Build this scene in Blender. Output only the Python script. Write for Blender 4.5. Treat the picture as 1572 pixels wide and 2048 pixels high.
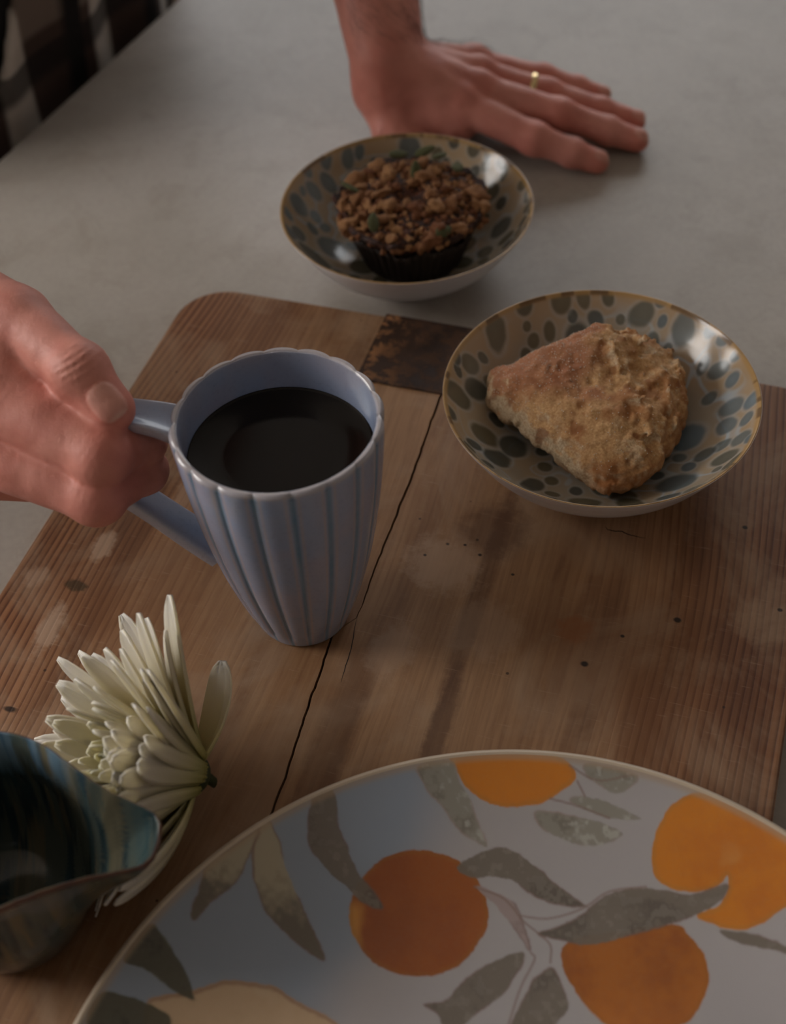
import bpy, bmesh, math, random
import numpy as np
from mathutils import Vector, Matrix
import openvdb as vdb

for o in list(bpy.data.objects):
    bpy.data.objects.remove(o)
SC = bpy.context.scene
COL = SC.collection
rad = math.radians

# ------------------------------------------------------------------ camera
PITCH, ROLL, HC = rad(48.155), rad(3.42), 0.52
fw = Vector((0, math.cos(PITCH), -math.sin(PITCH)))
r0 = Vector((1, 0, 0)); u0 = Vector((0, math.sin(PITCH), math.cos(PITCH)))
cr, sr = math.cos(ROLL), math.sin(ROLL)
rt = cr * r0 - sr * u0
up = sr * r0 + cr * u0
cam = bpy.data.cameras.new('camera')
cam_o = bpy.data.objects.new('camera', cam); COL.objects.link(cam_o)
cam_o.matrix_world = Matrix(((rt.x, up.x, -fw.x, 0), (rt.y, up.y, -fw.y, 0), (rt.z, up.z, -fw.z, HC), (0, 0, 0, 1)))
cam.sensor_width = 36; cam.lens = 2713.4 / 2048 * 36
cam.clip_start = 0.01
cam.dof.use_dof = True; cam.dof.focus_distance = 0.60; cam.dof.aperture_fstop = 6.8
SC.camera = cam_o

# ------------------------------------------------------------------ world and window light
SC.view_settings.view_transform = 'Standard'
SC.view_settings.look = 'None'
SC.view_settings.gamma = 1
SC.view_settings.use_curve_mapping = False
SC.view_settings.exposure = 0.15
wd = bpy.data.worlds.new('dim_room'); SC.world = wd; wd.use_nodes = True
wd.node_tree.nodes['Background'].inputs[0].default_value = (0.95, 0.98, 1.0, 1)
wd.node_tree.nodes['Background'].inputs[1].default_value = 0.05

def window_light(name, loc, target, sx, sy, power, color):
    l = bpy.data.lights.new(name, 'AREA'); l.shape = 'RECTANGLE'; l.size = sx; l.size_y = sy
    l.energy = power; l.color = color
    o = bpy.data.objects.new(name, l); COL.objects.link(o); o.location = loc
    o.rotation_euler = (Vector(target) - Vector(loc)).to_track_quat('-Z', 'Y').to_euler()
    return o
window_light('window_light', (-2.36, .80, 1.0), (-.2, .5, .1), 1.4, 1.25, 56, (1.0, .965, .93))
window_light('window_light', (.25, 3.14, 1.0), (.1, .6, .1), 2.3, 1.25, 25, (.97, .98, 1.0))

# ------------------------------------------------------------------ helpers
def meta(o, label=None, cat=None, group=None, kind=None):
    if label: o['label'] = label
    if cat: o['category'] = cat
    if group: o['group'] = group
    if kind: o['kind'] = kind
    return o

def thing(name, label, cat, loc=(0, 0, 0), rz=0, group=None):
    o = bpy.data.objects.new(name, None); COL.objects.link(o)
    o.empty_display_size = .02
    o.location = loc; o.rotation_euler = (0, 0, rz)
    return meta(o, label, cat, group)

def link(name, me, m=None, parent=None, smooth=True):
    o = bpy.data.objects.new(name, me); COL.objects.link(o)
    if m is not None and not me.materials: me.materials.append(m)
    if parent is not None: o.parent = parent
    if smooth: me.polygons.foreach_set('use_smooth', np.ones(len(me.polygons), bool))
    return o

def pydata(name, v, f, m=None, parent=None, smooth=True, col=None):
    me = bpy.data.meshes.new(name)
    if isinstance(f, np.ndarray) and len(f):
        v = np.asarray(v, np.float32); n = f.shape[1]
        me.vertices.add(len(v)); me.vertices.foreach_set('co', v.ravel())
        me.loops.add(f.size); me.loops.foreach_set('vertex_index', f.astype(np.int32).ravel())
        me.polygons.add(len(f)); me.polygons.foreach_set('loop_start', np.arange(0, f.size, n, dtype=np.int32))
        me.update(calc_edges=True); me.validate()
    else:
        me.from_pydata([tuple(map(float, p)) for p in v], [], [list(map(int, q)) for q in f]); me.update()
    if col is not None: paint(me, col)
    return link(name, me, m, parent, smooth)

def paint(me, col):
    a = me.color_attributes.new('col', 'FLOAT_COLOR', 'POINT')
    c = np.ones((len(me.vertices), 4), np.float32); c[:, :3] = col
    a.data.foreach_set('color', c.ravel())

def grid_faces(nu, nv, close_u=False):
    ii = np.arange(nu if close_u else nu - 1); jj = np.arange(nv - 1)
    I, J = np.meshgrid(ii, jj, indexing='ij'); I2 = (I + 1) % nu
    return np.stack([I * nv + J, I2 * nv + J, I2 * nv + J + 1, I * nv + J + 1], -1).reshape(-1, 4)

def bm_obj(name, bm, m=None, parent=None, smooth=False):
    me = bpy.data.meshes.new(name); bm.to_mesh(me); bm.free()
    return link(name, me, m, parent, smooth)

# numpy noise
def _h(i, j, k, s):
    n = (i * 374761393 + j * 668265263 + k * 2147483647 + s * 1274126177) & 0xFFFFFFFF
    n = ((n ^ (n >> 13)) * 1274126177) & 0xFFFFFFFF
    n = ((n ^ (n >> 16)) * 2246822519) & 0xFFFFFFFF
    return ((n ^ (n >> 15)) & 0xFFFF) / 65535.0
def noise(P, scale, seed=0):
    p = np.asarray(P, float) * scale; i = np.floor(p).astype(np.int64); f = p - i; f = f * f * f * (f * (f * 6 - 15) + 10)
    out = 0
    for a in (0, 1):
        for b in (0, 1):
            for c in (0, 1):
                w = (f[..., 0] if a else 1 - f[..., 0]) * (f[..., 1] if b else 1 - f[..., 1]) * (f[..., 2] if c else 1 - f[..., 2])
                out = out + w * _h(i[..., 0] + a, i[..., 1] + b, i[..., 2] + c, seed)
    return out * 2 - 1
def fbm(P, scale, oct=4, seed=0, gain=.5):
    s = 0; a = 1
    for k in range(oct):
        s = s + a * noise(P, scale * 2 ** k, seed + k); a *= gain
    return s
def sstep(a, b, x):
    t = np.clip((x - a) / (b - a), 0, 1); return t * t * (3 - 2 * t)
def mixc(a, b, t):
    return a + (np.asarray(b) - a) * np.asarray(t)[..., None]
def lin(r, g, b):
    f = lambda c: (c / 255 / 12.92) if c <= 10 else ((c / 255 + .055) / 1.055) ** 2.4
    return np.array([f(r), f(g), f(b)])

# signed distance fields -> one continuous mesh
class Field:
    def __init__(s, lo, hi, h):
        s.lo = np.array(lo, float); s.h = h
        s.n = np.ceil((np.array(hi) - s.lo) / h).astype(int) + 1
        s.ax = [s.lo[k] + h * np.arange(s.n[k]) for k in range(3)]
    def new(s): return np.full(s.n, .05, np.float32)
    def box(s, lo, hi):
        a = np.clip(np.floor((np.array(lo) - s.lo) / s.h).astype(int), 0, s.n - 1)
        b = np.clip(np.ceil((np.array(hi) - s.lo) / s.h).astype(int) + 1, 1, s.n)
        return tuple(slice(x, max(y, x + 1)) for x, y in zip(a, b))
    def pts(s, sl):
        return np.stack(np.meshgrid(*[s.ax[k][sl[k]] for k in range(3)], indexing='ij'), -1)
    def cone(s, D, a, b, ra, rb, k=.003, pad=.016, flat=None):
        a = np.array(a, float); b = np.array(b, float)
        m = max(ra, rb) + pad
        sl = s.box(np.minimum(a, b) - m, np.maximum(a, b) + m)
        p = s.pts(sl); ab = b - a; L = max(ab @ ab, 1e-12)
        t = np.clip(((p - a) @ ab) / L, 0, 1)
        q = p - a - t[..., None] * ab
        if flat is not None:      # squash across a direction: (unit vector, factor)
            fd, ff = flat; w = q @ np.array(fd); q = q + (w * (1 / ff - 1))[..., None] * np.array(fd)
        d = np.sqrt((q * q).sum(-1)) - (ra + (rb - ra) * t)
        D[sl] = smin(D[sl], d, k)
    def mesh(s, D):
        g = vdb.FloatGrid(float(.05)); g.copyFromArray(np.ascontiguousarray(D.astype(np.float32)))
        v, q = g.convertToQuads(isovalue=0.0)
        v = np.asarray(v, float) * s.h + s.lo
        return v, np.asarray(q)[:, ::-1].copy()
def smin(a, b, k):
    h = np.clip(.5 + .5 * (b - a) / k, 0, 1)
    return b + (a - b) * h - k * h * (1 - h)
def relax(v, q, it=2, lam=.5):
    e = np.concatenate([q[:, [0, 1]], q[:, [1, 2]], q[:, [2, 3]], q[:, [3, 0]]]); e = np.concatenate([e, e[:, ::-1]])
    cnt = np.bincount(e[:, 0], minlength=len(v)).astype(float)
    for _ in range(it):
        s = np.stack([np.bincount(e[:, 0], weights=v[e[:, 1], k], minlength=len(v)) for k in range(3)], -1)
        v = v + lam * (s / np.maximum(cnt, 1)[:, None] - v)
    return v

# node materials
class NT:
    def __init__(s, name):
        s.m = bpy.data.materials.new(name); s.m.use_nodes = True
        s.t = s.m.node_tree; s.b = s.t.nodes['Principled BSDF']
    def n(s, t, **kw):
        x = s.t.nodes.new(t)
        for k, v in kw.items():
            if k[0] == 'i' and k[1:].isdigit(): s.set(x.inputs[int(k[1:])], v)
            elif k in x.inputs: s.set(x.inputs[k], v)
            else: setattr(x, k, v)
        return x
    def set(s, inp, v):
        if isinstance(v, bpy.types.NodeSocket): s.t.links.new(v, inp)
        else:
            if hasattr(v, '__len__') and len(v) == 3 and inp.type == 'RGBA': v = (*[float(c) for c in v], 1)
            inp.default_value = v
    def coord(s, kind='Object'): return s.n('ShaderNodeTexCoord').outputs[kind]
    def map(s, vec, scale=(1, 1, 1), loc=(0, 0, 0), rot=(0, 0, 0)):
        x = s.n('ShaderNodeMapping'); s.set(x.inputs[0], vec); x.inputs['Scale'].default_value = scale
        x.inputs['Location'].default_value = loc; x.inputs['Rotation'].default_value = rot; return x.outputs[0]
    def noise(s, vec, scale, detail=4, rough=.55, dist=0):
        x = s.n('ShaderNodeTexNoise'); s.set(x.inputs['Vector'], vec); x.inputs['Scale'].default_value = scale
        x.inputs['Detail'].default_value = detail; x.inputs['Roughness'].default_value = rough; x.inputs['Distortion'].default_value = dist
        return x.outputs[0]
    def math(s, op, a, b=0.0, c=0.0):
        x = s.n('ShaderNodeMath', operation=op); s.set(x.inputs[0], a); s.set(x.inputs[1], b); s.set(x.inputs[2], c); return x.outputs[0]
    def mul(s, a, b): return s.math('MULTIPLY', a, b)
    def add(s, a, b): return s.math('ADD', a, b)
    def ramp(s, fac, stops, interp='LINEAR'):
        x = s.n('ShaderNodeValToRGB'); s.set(x.inputs[0], fac); e = x.color_ramp.elements; x.color_ramp.interpolation = interp
        while len(e) < len(stops): e.new(.5)
        for q, (p, c) in zip(e, stops):
            q.position = p; q.color = (c, c, c, 1) if not hasattr(c, '__len__') else (*[float(k) for k in c], 1)
        return x.outputs[0]
    def mix(s, fac, a, b, mode='MIX'):
        x = s.n('ShaderNodeMix', data_type='RGBA', blend_type=mode); s.set(x.inputs[0], fac); s.set(x.inputs[6], a); s.set(x.inputs[7], b); return x.outputs[2]
    def attr(s, name='col'): return s.n('ShaderNodeAttribute', attribute_name=name).outputs[0]
    def bump(s, h, strength=.3, dist=.001):
        x = s.n('ShaderNodeBump'); s.set(x.inputs['Height'], h); x.inputs['Strength'].default_value = strength; x.inputs['Distance'].default_value = dist
        s.t.links.new(x.outputs[0], s.b.inputs['Normal']); return x
    def out(s, **kw):
        for k, v in kw.items(): s.set(s.b.inputs[k.replace('_', ' ')], v)
        return s.m

# printed motifs of the plate, millimetres from its centre
PRINT=[
 ('lemon',[[-130.4, 73.7], [-122.9, 77.5], [-113.4, 79.5], [-105.6, 82.3], [-96.7, 83.0], [-86.9, 81.3], [-78.8, 77.0], [-71.6, 72.6], [-61.8, 66.6], [-58.4, 59.3], [-64.8, 45.0], [-80.3, 37.6], [-106.0, 39.0], [-121.5, 47.3], [-128.8, 59.5]]),
 ('orange1',[[-3.5, 104.6], [-5.0, 98.1], [-8.1, 92.3], [-12.6, 87.5], [-18.2, 84.0], [-24.6, 82.0], [-31.2, 81.6], [-37.8, 82.8], [-43.9, 85.6], [-49.1, 89.8], [-53.0, 95.1], [-55.5, 101.0], [-56.2, 107.3], [-55.1, 113.5], [-52.2, 119.3], [-47.8, 124.2], [-42.0, 127.9], [-35.4, 130.1], [-28.3, 130.7], [-21.4, 129.6], [-15.1, 126.9], [-9.8, 122.7], [-6.0, 117.3], [-3.8, 111.2]]),
 ('orange2',[[-13.9, 168.9], [7.2, 168.6], [27.1, 164.9], [36.5, 155.7], [30.5, 150.3], [22.1, 146.3], [13.1, 145.3], [3.2, 146.7], [-6.3, 152.9], [-10.2, 158.3]]),
 ('orange2',[[82.4, 143.0], [72.6, 140.3], [64.7, 131.3], [61.9, 121.5], [62.6, 113.9], [67.8, 108.7], [75.8, 106.4], [84.3, 107.7], [89.0, 111.6], [87.5, 105.4], [83.0, 100.5], [75.2, 97.7], [81.7, 93.3], [89.4, 91.1], [98.6, 92.2], [106.5, 96.4], [115.9, 99.3], [121.2, 108.9], [120.2, 120.6], [113.7, 128.3], [99.3, 136.7]]),
 ('orange3',[[22.4, 86.3], [24.1, 75.0], [31.5, 63.6], [37.7, 57.9], [45.3, 55.7], [53.3, 56.1], [65.4, 59.8], [74.0, 71.9], [74.9, 81.1], [71.2, 90.7], [65.7, 95.8], [46.1, 94.4], [27.3, 91.8]]),
 ('leaf',[[-69.1, 150.3], [-60.9, 153.8], [-58.2, 136.9], [-52.0, 122.9], [-43.1, 109.2], [-51.4, 111.8], [-59.6, 119.4], [-68.8, 129.5], [-71.4, 137.7]]),
 ('leaftop',[[-89.9, 138.9], [-85.0, 140.7], [-80.2, 124.7], [-73.1, 108.4], [-66.0, 91.3], [-69.6, 91.4], [-80.5, 100.2], [-88.7, 111.1], [-92.4, 120.9], [-92.3, 131.5]]),
 ('leaftop',[[-90.3, 137.9], [-98.7, 132.0], [-107.9, 125.3], [-111.5, 119.0], [-114.8, 104.6], [-107.8, 111.3], [-98.8, 119.7], [-94.2, 128.8]]),
 ('leafdark',[[-129.8, 101.5], [-123.4, 95.4], [-118.0, 87.0], [-113.3, 76.1], [-120.4, 78.3], [-130.8, 85.6], [-138.6, 89.2]]),
 ('leafdark',[[-146.3, 76.7], [-138.0, 76.7], [-130.3, 74.1], [-122.5, 69.9], [-124.0, 63.8], [-138.4, 58.6], [-149.8, 65.8]]),
 ('leafl',[[-26.9, 162.2], [-13.0, 163.8], [-10.1, 155.3], [-6.0, 146.8], [-1.4, 132.3], [-3.3, 131.5], [-10.7, 136.7], [-17.7, 147.3], [-23.1, 153.0]]),
 ('leafl',[[40.8, 158.8], [50.7, 156.8], [60.5, 152.4], [56.5, 147.9], [50.5, 146.8], [45.2, 150.2], [40.7, 154.4]]),
 ('leafl',[[35.2, 147.4], [43.7, 145.6], [52.7, 141.1], [60.1, 136.2], [52.1, 136.4], [44.8, 139.1], [33.9, 144.9]]),
 ('leafl',[[18.5, 142.4], [23.9, 142.5], [37.9, 138.8], [48.1, 135.1], [52.2, 131.3], [47.3, 129.1], [37.6, 128.5], [30.3, 131.1], [21.3, 136.6]]),
 ('leaf',[[-13.6, 123.5], [-3.5, 128.8], [6.2, 129.9], [14.3, 124.7], [21.1, 117.6], [27.8, 110.2], [34.6, 104.9], [24.5, 106.6], [14.6, 111.1], [5.0, 117.7], [-8.2, 119.4]]),
 ('leaf',[[14.7, 95.4], [28.3, 99.6], [41.7, 108.3], [51.5, 110.8], [62.3, 109.2], [73.9, 106.1], [87.9, 108.1], [84.3, 102.2], [72.5, 97.9], [62.8, 95.2], [45.7, 91.5], [32.5, 90.0], [22.7, 92.6]]),
 ('leaf',[[8.5, 88.2], [4.8, 79.9], [-3.3, 71.2], [-13.7, 64.6], [-21.1, 59.7], [-25.2, 67.0], [-30.2, 71.0], [-21.1, 72.3], [-11.4, 80.9], [-1.9, 85.9]]),
 ('leaf',[[17.8, 81.8], [20.7, 77.0], [22.3, 67.8], [17.9, 61.8], [10.4, 57.8], [-0.2, 58.4], [5.4, 68.8], [10.8, 77.7]]),
 ('leaf',[[82.3, 91.4], [92.6, 89.3], [99.3, 86.7], [107.2, 82.2], [115.6, 76.6], [106.6, 79.5], [98.4, 82.4], [89.2, 85.3]]),
 ('leafpink',[[-6.6, 115.4], [-0.2, 113.1], [6.0, 108.8], [9.7, 99.7], [10.8, 88.9], [7.4, 95.9], [1.0, 106.2]]),
]
STEMS=[
 [[9.1, 102.7], [19.2, 101.0], [32.6, 104.1], [43.8, 110.0], [57.9, 110.6]],
 [[-7.6, 115.5], [3.3, 110.0], [9.8, 100.6], [14.8, 95.4], [18.8, 90.4], [18.0, 83.8]],
 [[11.2, 88.0], [12.2, 85.1], [6.1, 75.2], [0.3, 62.0], [-2.1, 55.9]],
 [[25.4, 147.4], [35.7, 143.7], [47.5, 137.9]],
 [[36.7, 152.9], [39.0, 147.1]],
 [[34.4, 159.0], [44.4, 152.5], [58.0, 152.8]],
 [[-89.8, 138.8], [-92.2, 131.5], [-92.3, 120.8]],
]

# ------------------------------------------------------------------ setting: floor, island, countertop
def stone_mat():
    t = NT('grey_beige_stone'); c = t.coord()
    n1 = t.noise(c, 5, 6, .6, .3); n2 = t.noise(c, 22, 6, .65, .4); n3 = t.noise(c, 260, 2, .5)
    base = t.ramp(n1, [(.3, lin(146, 138, 128)), (.5, lin(163, 155, 145)), (.7, lin(172, 165, 156))])
    blot = t.ramp(n2, [(.52, 0), (.66, .34)])
    k = t.mix(blot, base, lin(134, 122, 110))
    k = t.mix(t.mul(t.ramp(n3, [(.42, 0), (.6, 1)]), .10), k, lin(120, 113, 106))
    v = t.noise(t.map(c, (1, 1, 1)), 9, 8, .7, 1.4)
    vein = t.ramp(v, [(.485, 0), (.5, .16), (.515, 0)])
    k = t.mix(vein, k, lin(120, 108, 96))
    t.bump(n3, .04, .0005)
    return t.out(Base_Color=k, Roughness=.46)
M_stone = stone_mat()

def flat_mat(name, c, rough=.6, **kw):
    t = NT(name); n = t.noise(t.coord(), 35, 3); k = t.mix(t.mul(n, .35), c, tuple(float(x) * .7 for x in c))
    return t.out(Base_Color=k, Roughness=rough, **kw)

EU = Vector((.4617, .8870, 0)); EV = Vector((.8870, -.4617, 0)); EO = Vector((-.2543, .8127, 0))
def slab(name, u0_, u1, v0, v1, z0, z1, m, parent=None, bev=0.004):
    bm = bmesh.new()
    P = [EO + EU * a + EV * b for a, b in ((u0_, v0), (u0_, v1), (u1, v1), (u1, v0))]
    vs = [bm.verts.new((p.x, p.y, z)) for z in (z0, z1) for p in P]
    for f in ((0, 1, 2, 3), (7, 6, 5, 4), (0, 4, 5, 1), (1, 5, 6, 2), (2, 6, 7, 3), (3, 7, 4, 0)): bm.faces.new([vs[i] for i in f])
    bmesh.ops.recalc_face_normals(bm, faces=bm.faces)
    if bev: bmesh.ops.bevel(bm, geom=list(bm.edges), offset=bev, segments=3, affect='EDGES', profile=.5)
    return bm_obj(name, bm, m, parent)
fl = flat_mat('dark_floor', lin(92, 74, 60), .5)
wl = flat_mat('warm_white_paint', lin(206, 198, 188), .85)
def boxes(name, bs, m, parent=None):
    bm = bmesh.new()
    for lo, hi in bs:
        r = bmesh.ops.create_cube(bm, size=1)
        for v in r['verts']: v.co = Vector([lo[k] + (v.co[k] + .5) * (hi[k] - lo[k]) for k in range(3)])
    return bm_obj(name, bm, m, parent)
X0, X1, Y0, Y1, Z0, Z1 = -2.4, 2.6, -2.2, 3.2, -.92, 1.75
st_ = dict(kind='structure')
meta(boxes('floor', [((X0 - .1, Y0 - .1, Z0 - .05), (X1 + .1, Y1 + .1, Z0))], fl), **st_)
meta(boxes('ceiling', [((X0 - .1, Y0 - .1, Z1), (X1 + .1, Y1 + .1, Z1 + .05))], wl), **st_)
meta(boxes('wall_right', [((X1, Y0, Z0), (X1 + .1, Y1, Z1))], wl), **st_)
meta(boxes('wall_near', [((X0, Y0 - .1, Z0), (X1, Y0, Z1))], wl), **st_)
def holed(name, ax, w0, w1, a0, a1, h0, h1, p0, p1):
    B = []
    for (u0, u1, z0, z1) in ((w0, a0, Z0, Z1), (a1, w1, Z0, Z1), (a0, a1, Z0, h0), (a0, a1, h1, Z1)):
        B.append(((p0, u0, z0), (p1, u1, z1)) if ax == 'y' else ((u0, p0, z0), (u1, p1, z1)))
    meta(boxes(name, B, wl), **st_)
holed('wall_left', 'y', Y0, Y1, 0.05, 1.55, .30, 1.65, X0 - .1, X0)
holed('wall_far', 'x', X0, X1, -1.0, 1.5, .30, 1.65, Y1, Y1 + .1)
M_pane = NT('window_glass').out(Base_Color=(1, 1, 1, 1), Roughness=.0, Transmission_Weight=1.0, IOR=1.45)
M_frame = flat_mat('white_window_frame', lin(214, 210, 204), .4)
def window(name, ax, a0, a1, h0, h1, p0, p1):
    mid = (a0 + a1) / 2; w = .05; pm = (p0 + p1) / 2
    q = lambda u0, u1, z0, z1, d=.03: ((pm - d, u0, z0), (pm + d, u1, z1)) if ax == 'y' else ((u0, pm - d, z0), (u1, pm + d, z1))
    f = boxes(name, [q(a0, a0 + w, h0, h1), q(a1 - w, a1, h0, h1), q(a0, a1, h0, h0 + w), q(a0, a1, h1 - w, h1), q(mid - .02, mid + .02, h0, h1)], M_frame)
    meta(f, **st_)
    for u0, u1 in ((a0 + w, mid - .02), (mid + .02, a1 - w)): boxes('pane', [q(u0, u1, h0 + w, h1 - w, .004)], M_pane, f)
window('window_1', 'y', 0.05, 1.55, .30, 1.65, X0 - .1, X0)
window('window_2', 'x', -1.0, 1.5, .30, 1.65, Y1, Y1 + .1)
ct = slab('countertop', -1.35, .95, 0, 1.15, -.04, 0, M_stone)
meta(ct, 'pale grey-beige mottled stone countertop under everything on the table', 'countertop')
isl = slab('kitchen_island', -1.28, .88, .12, 1.08, -.92, -.04, flat_mat('dark_cabinet_paint', lin(40, 38, 36), .5))
meta(isl, 'dark cabinet base carrying the pale stone countertop', 'cabinet')

# ------------------------------------------------------------------ wooden board
AZ = rad(-19.876)
def wood_mat(name, seed):
    t = NT(name); c = t.coord()
    # slow sideways drift of the grain
    w = t.noise(t.map(c, (3.5, 1.1, 1), (seed, seed * 2, 0)), 1.6, 2, .5)
    sx = t.n('ShaderNodeSeparateXYZ'); t.set(sx.inputs[0], c)
    X, Y = sx.outputs[0], sx.outputs[1]
    xx = t.add(X, t.mul(t.math('SUBTRACT', w, .5), .055))
    cx = t.n('ShaderNodeCombineXYZ'); t.set(cx.inputs[0], xx); t.set(cx.inputs[1], t.mul(Y, .035))
    v = cx.outputs[0]
    rings = t.n('ShaderNodeTexWave', wave_type='BANDS', bands_direction='X', wave_profile='SAW')
    t.set(rings.inputs['Vector'], v); rings.inputs['Scale'].default_value = 88; rings.inputs['Distortion'].default_value = 2.2
    rings.inputs['Detail'].default_value = 2; rings.inputs['Detail Scale'].default_value = 2
    line = t.ramp(rings.outputs[1], [(.0, 0), (.55, .1), (.88, 1), (1, .2)])
    broad = t.noise(v, 26, 3, .6)
    fine = t.noise(t.map(v, (1, 1.6, 1)), 420, 3, .6)
    # grain is sharp near the long edges, sanded away in the middle
    dx = t.math('ABSOLUTE', t.add(X, .1345))
    edge = t.ramp(t.mul(dx, 5.5), [(.36, .12), (.62, .38), (.9, 1)])
    base = t.ramp(broad, [(.30, lin(118, 84, 56)), (.48, lin(154, 118, 84)), (.7, lin(170, 135, 101))])
    k = t.mix(t.mul(line, t.mul(edge, .95)), base, lin(76, 36, 18))
    k = t.mix(t.mul(edge, .5), k, t.mix(1.0, k, lin(220, 156, 116), 'MULTIPLY'))
    k = t.mix(t.mul(t.ramp(fine, [(.4, 0), (.7, 1)]), .42), k, lin(100, 66, 44))
    # dark streaks along the grain, pale worn and dark greasy patches
    st = t.noise(t.map(c, (16, 2.6, 1), (seed * 3, 0, 0)), 1.6, 4, .6, .3)
    k = t.mix(t.ramp(st, [(.54, 0), (.72, .75)]), k, lin(84, 50, 30))
    pt = t.noise(t.map(c, (1, .8, 1), (seed, 4, 0)), 17, 5, .65, .6)
    k = t.mix(t.ramp(pt, [(.47, 0), (.68, .62)]), k, lin(170, 143, 117))
    gp = t.noise(t.map(c, (1, .7, 1), (seed, 9, 2)), 11, 5, .6, .4)
    k = t.mix(t.ramp(gp, [(.52, 0), (.72, .5)]), k, lin(112, 66, 30))
    def blob(k, x, y, rx, ry, col, amt, wob=.5):
        a = t.math('DIVIDE', t.math('SUBTRACT', X, x), rx); b = t.math('DIVIDE', t.math('SUBTRACT', Y, y), ry)
        d = t.math('SQRT', t.add(t.mul(a, a), t.mul(b, b)))
        d = t.add(d, t.mul(t.math('SUBTRACT', t.noise(c, 140, 4, .7), .5), wob * 2))
        return t.mix(t.mul(t.ramp(d, [(.55, 1), (1, 0)]), amt), k, col)
    pale, dark, nick = lin(184, 156, 132), lin(78, 48, 30), lin(26, 16, 10)
    if seed == 1:
        for x, y, rx, ry, a in ((-.2802, .3585, .0055, .012, .6), (-.2827, .3070, .007, .016, .7), (-.303, .333, .008, .007, .4), (-.255, .40, .006, .014, .35)):
            k = blob(k, x, y, rx, ry, pale, a, .8)
        k = blob(k, -.2828, .3338, .006, .004, lin(70, 52, 30), .9, 1.2)
        k = blob(k, -.2792, .2621, .004, .002, nick, .9, .4)
        k = blob(k, -.24, .36, .02, .05, lin(120, 80, 50), .35, .5)
        k = blob(k, -.205, .48, .012, .09, dark, .35, .4)
    else:
        for x, y, rx, ry, a in ((-.0974, .3819, .006, .09, .5), (-.0946, .295, .006, .06, .6), (-.100, .42, .02, .022, .55), (-.137, .285, .010, .08, .4)):
            k = blob(k, x, y, rx, ry, dark, a, .4)
        for x, y, rx, ry, a in ((-.118, .392, .022, .02, .5), (-.127, .338, .012, .02, .35), (-.09, .36, .02, .02, .3)):
            k = blob(k, x, y, rx, ry, pale, a, .7)
        k = blob(k, -.05, .372, .010, .010, lin(140, 84, 40), .55, .6)
        for x, y, r in ((-.0422, .3539, .0019), (-.0068, .3891, .0018), (-.029, .3735, .0011), (.0367, .4071, .0013), (.0149, .4528, .0014),
                        (-.1196, .405, .0009), (-.1114, .4066, .0009), (-.1029, .4025, .001), (-.1281, .3955, .0009), (-.085, .395, .0009)):
            k = blob(k, x, y, r * 1.2, r, nick, .95, .3)
    sp = t.n('ShaderNodeTexVoronoi'); t.set(sp.inputs['Vector'], c); sp.inputs['Scale'].default_value = 95
    pr = t.n('ShaderNodeSeparateXYZ'); t.set(pr.inputs[0], sp.outputs['Color'])
    spk = t.mul(t.ramp(sp.outputs['Distance'], [(.05, 1), (.09, 0)]), t.math('GREATER_THAN', pr.outputs[0], .86))
    k = t.mix(t.mul(spk, .8), k, lin(40, 24, 14))
    sc = t.noise(t.map(c, (1, 14, 1), (0, 0, 0), (0, 0, .5)), 60, 3, .6)
    k = t.mix(t.ramp(sc, [(.64, 0), (.74, .22)]), k, lin(190, 160, 136))
    h = t.add(t.mul(line, t.mul(edge, -.6)), t.mul(fine, -.4))
    t.bump(h, .28, .0008)
    return t.out(Base_Color=k, Roughness=t.ramp(pt, [(.3, .5), (.7, .62)]), Specular_IOR_Level=.35)
board = thing('wooden_board', 'large worn wooden chopping board of two planks under the mug', 'chopping board', (0, 0, 0), AZ)
TZ, BT = .024, .0
def plank(outline, m, seed):
    bm = bmesh.new()
    vs = [bm.verts.new((x, y, .0004)) for x, y in outline]
    f = bm.faces.new(vs)
    r = bmesh.ops.extrude_face_region(bm, geom=[f])
    tv = [e for e in r['geom'] if isinstance(e, bmesh.types.BMVert)]
    bmesh.ops.translate(bm, verts=tv, vec=(0, 0, TZ - .0004))
    bmesh.ops.recalc_face_normals(bm, faces=bm.faces)
    te = [e for e in bm.edges if all(v.co.z > TZ - 1e-5 for v in e.verts)]
    outer = [e for e in te if not all(abs(v.co.x + .149) < .012 for v in e.verts)]
    inner = [e for e in te if e not in outer]
    bmesh.ops.bevel(bm, geom=outer, offset=.0022, segments=3, affect='EDGES', profile=.6)
    inner = [e for e in bm.edges if all(v.co.z > TZ - 1e-5 for v in e.verts) and all(abs(v.co.x + .149) < .012 for v in e.verts) and e.calc_length() < .04]
    return bm_obj('plank', bm, m, board)
def arc(cx, cy, r, a0, a1, n=10):
    return [(cx + r * math.cos(rad(a0 + (a1 - a0) * k / n)), cy + r * math.sin(rad(a0 + (a1 - a0) * k / n))) for k in range(n + 1)]
def jag(line):
    out = []; R_ = random.Random(4)
    for (x0, y0), (x1, y1) in zip(line[:-1], line[1:]):
        n = max(2, int(abs(y1 - y0) / .003))
        for i in range(n): out.append((x0 + (x1 - x0) * i / n + R_.uniform(-.00025, .00025), y0 + (y1 - y0) * i / n))
    return out + [line[-1]]
CR = jag([(-.1512, .5592), (-.1512, .502), (-.1508, .4837), (-.1499, .4695), (-.1489, .4353), (-.1491, .423), (-.1485, .413), (-.1489, .3979), (-.1485, .3771), (-.1477, .3618), (-.1476, .351), (-.1553, .3400), (-.1541, .3218), (-.1532, .3027), (-.1522, .287), (-.151, .2744), (-.150, .2596), (-.1498, .247), (-.149, .10), (-.149, .012)])
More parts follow.
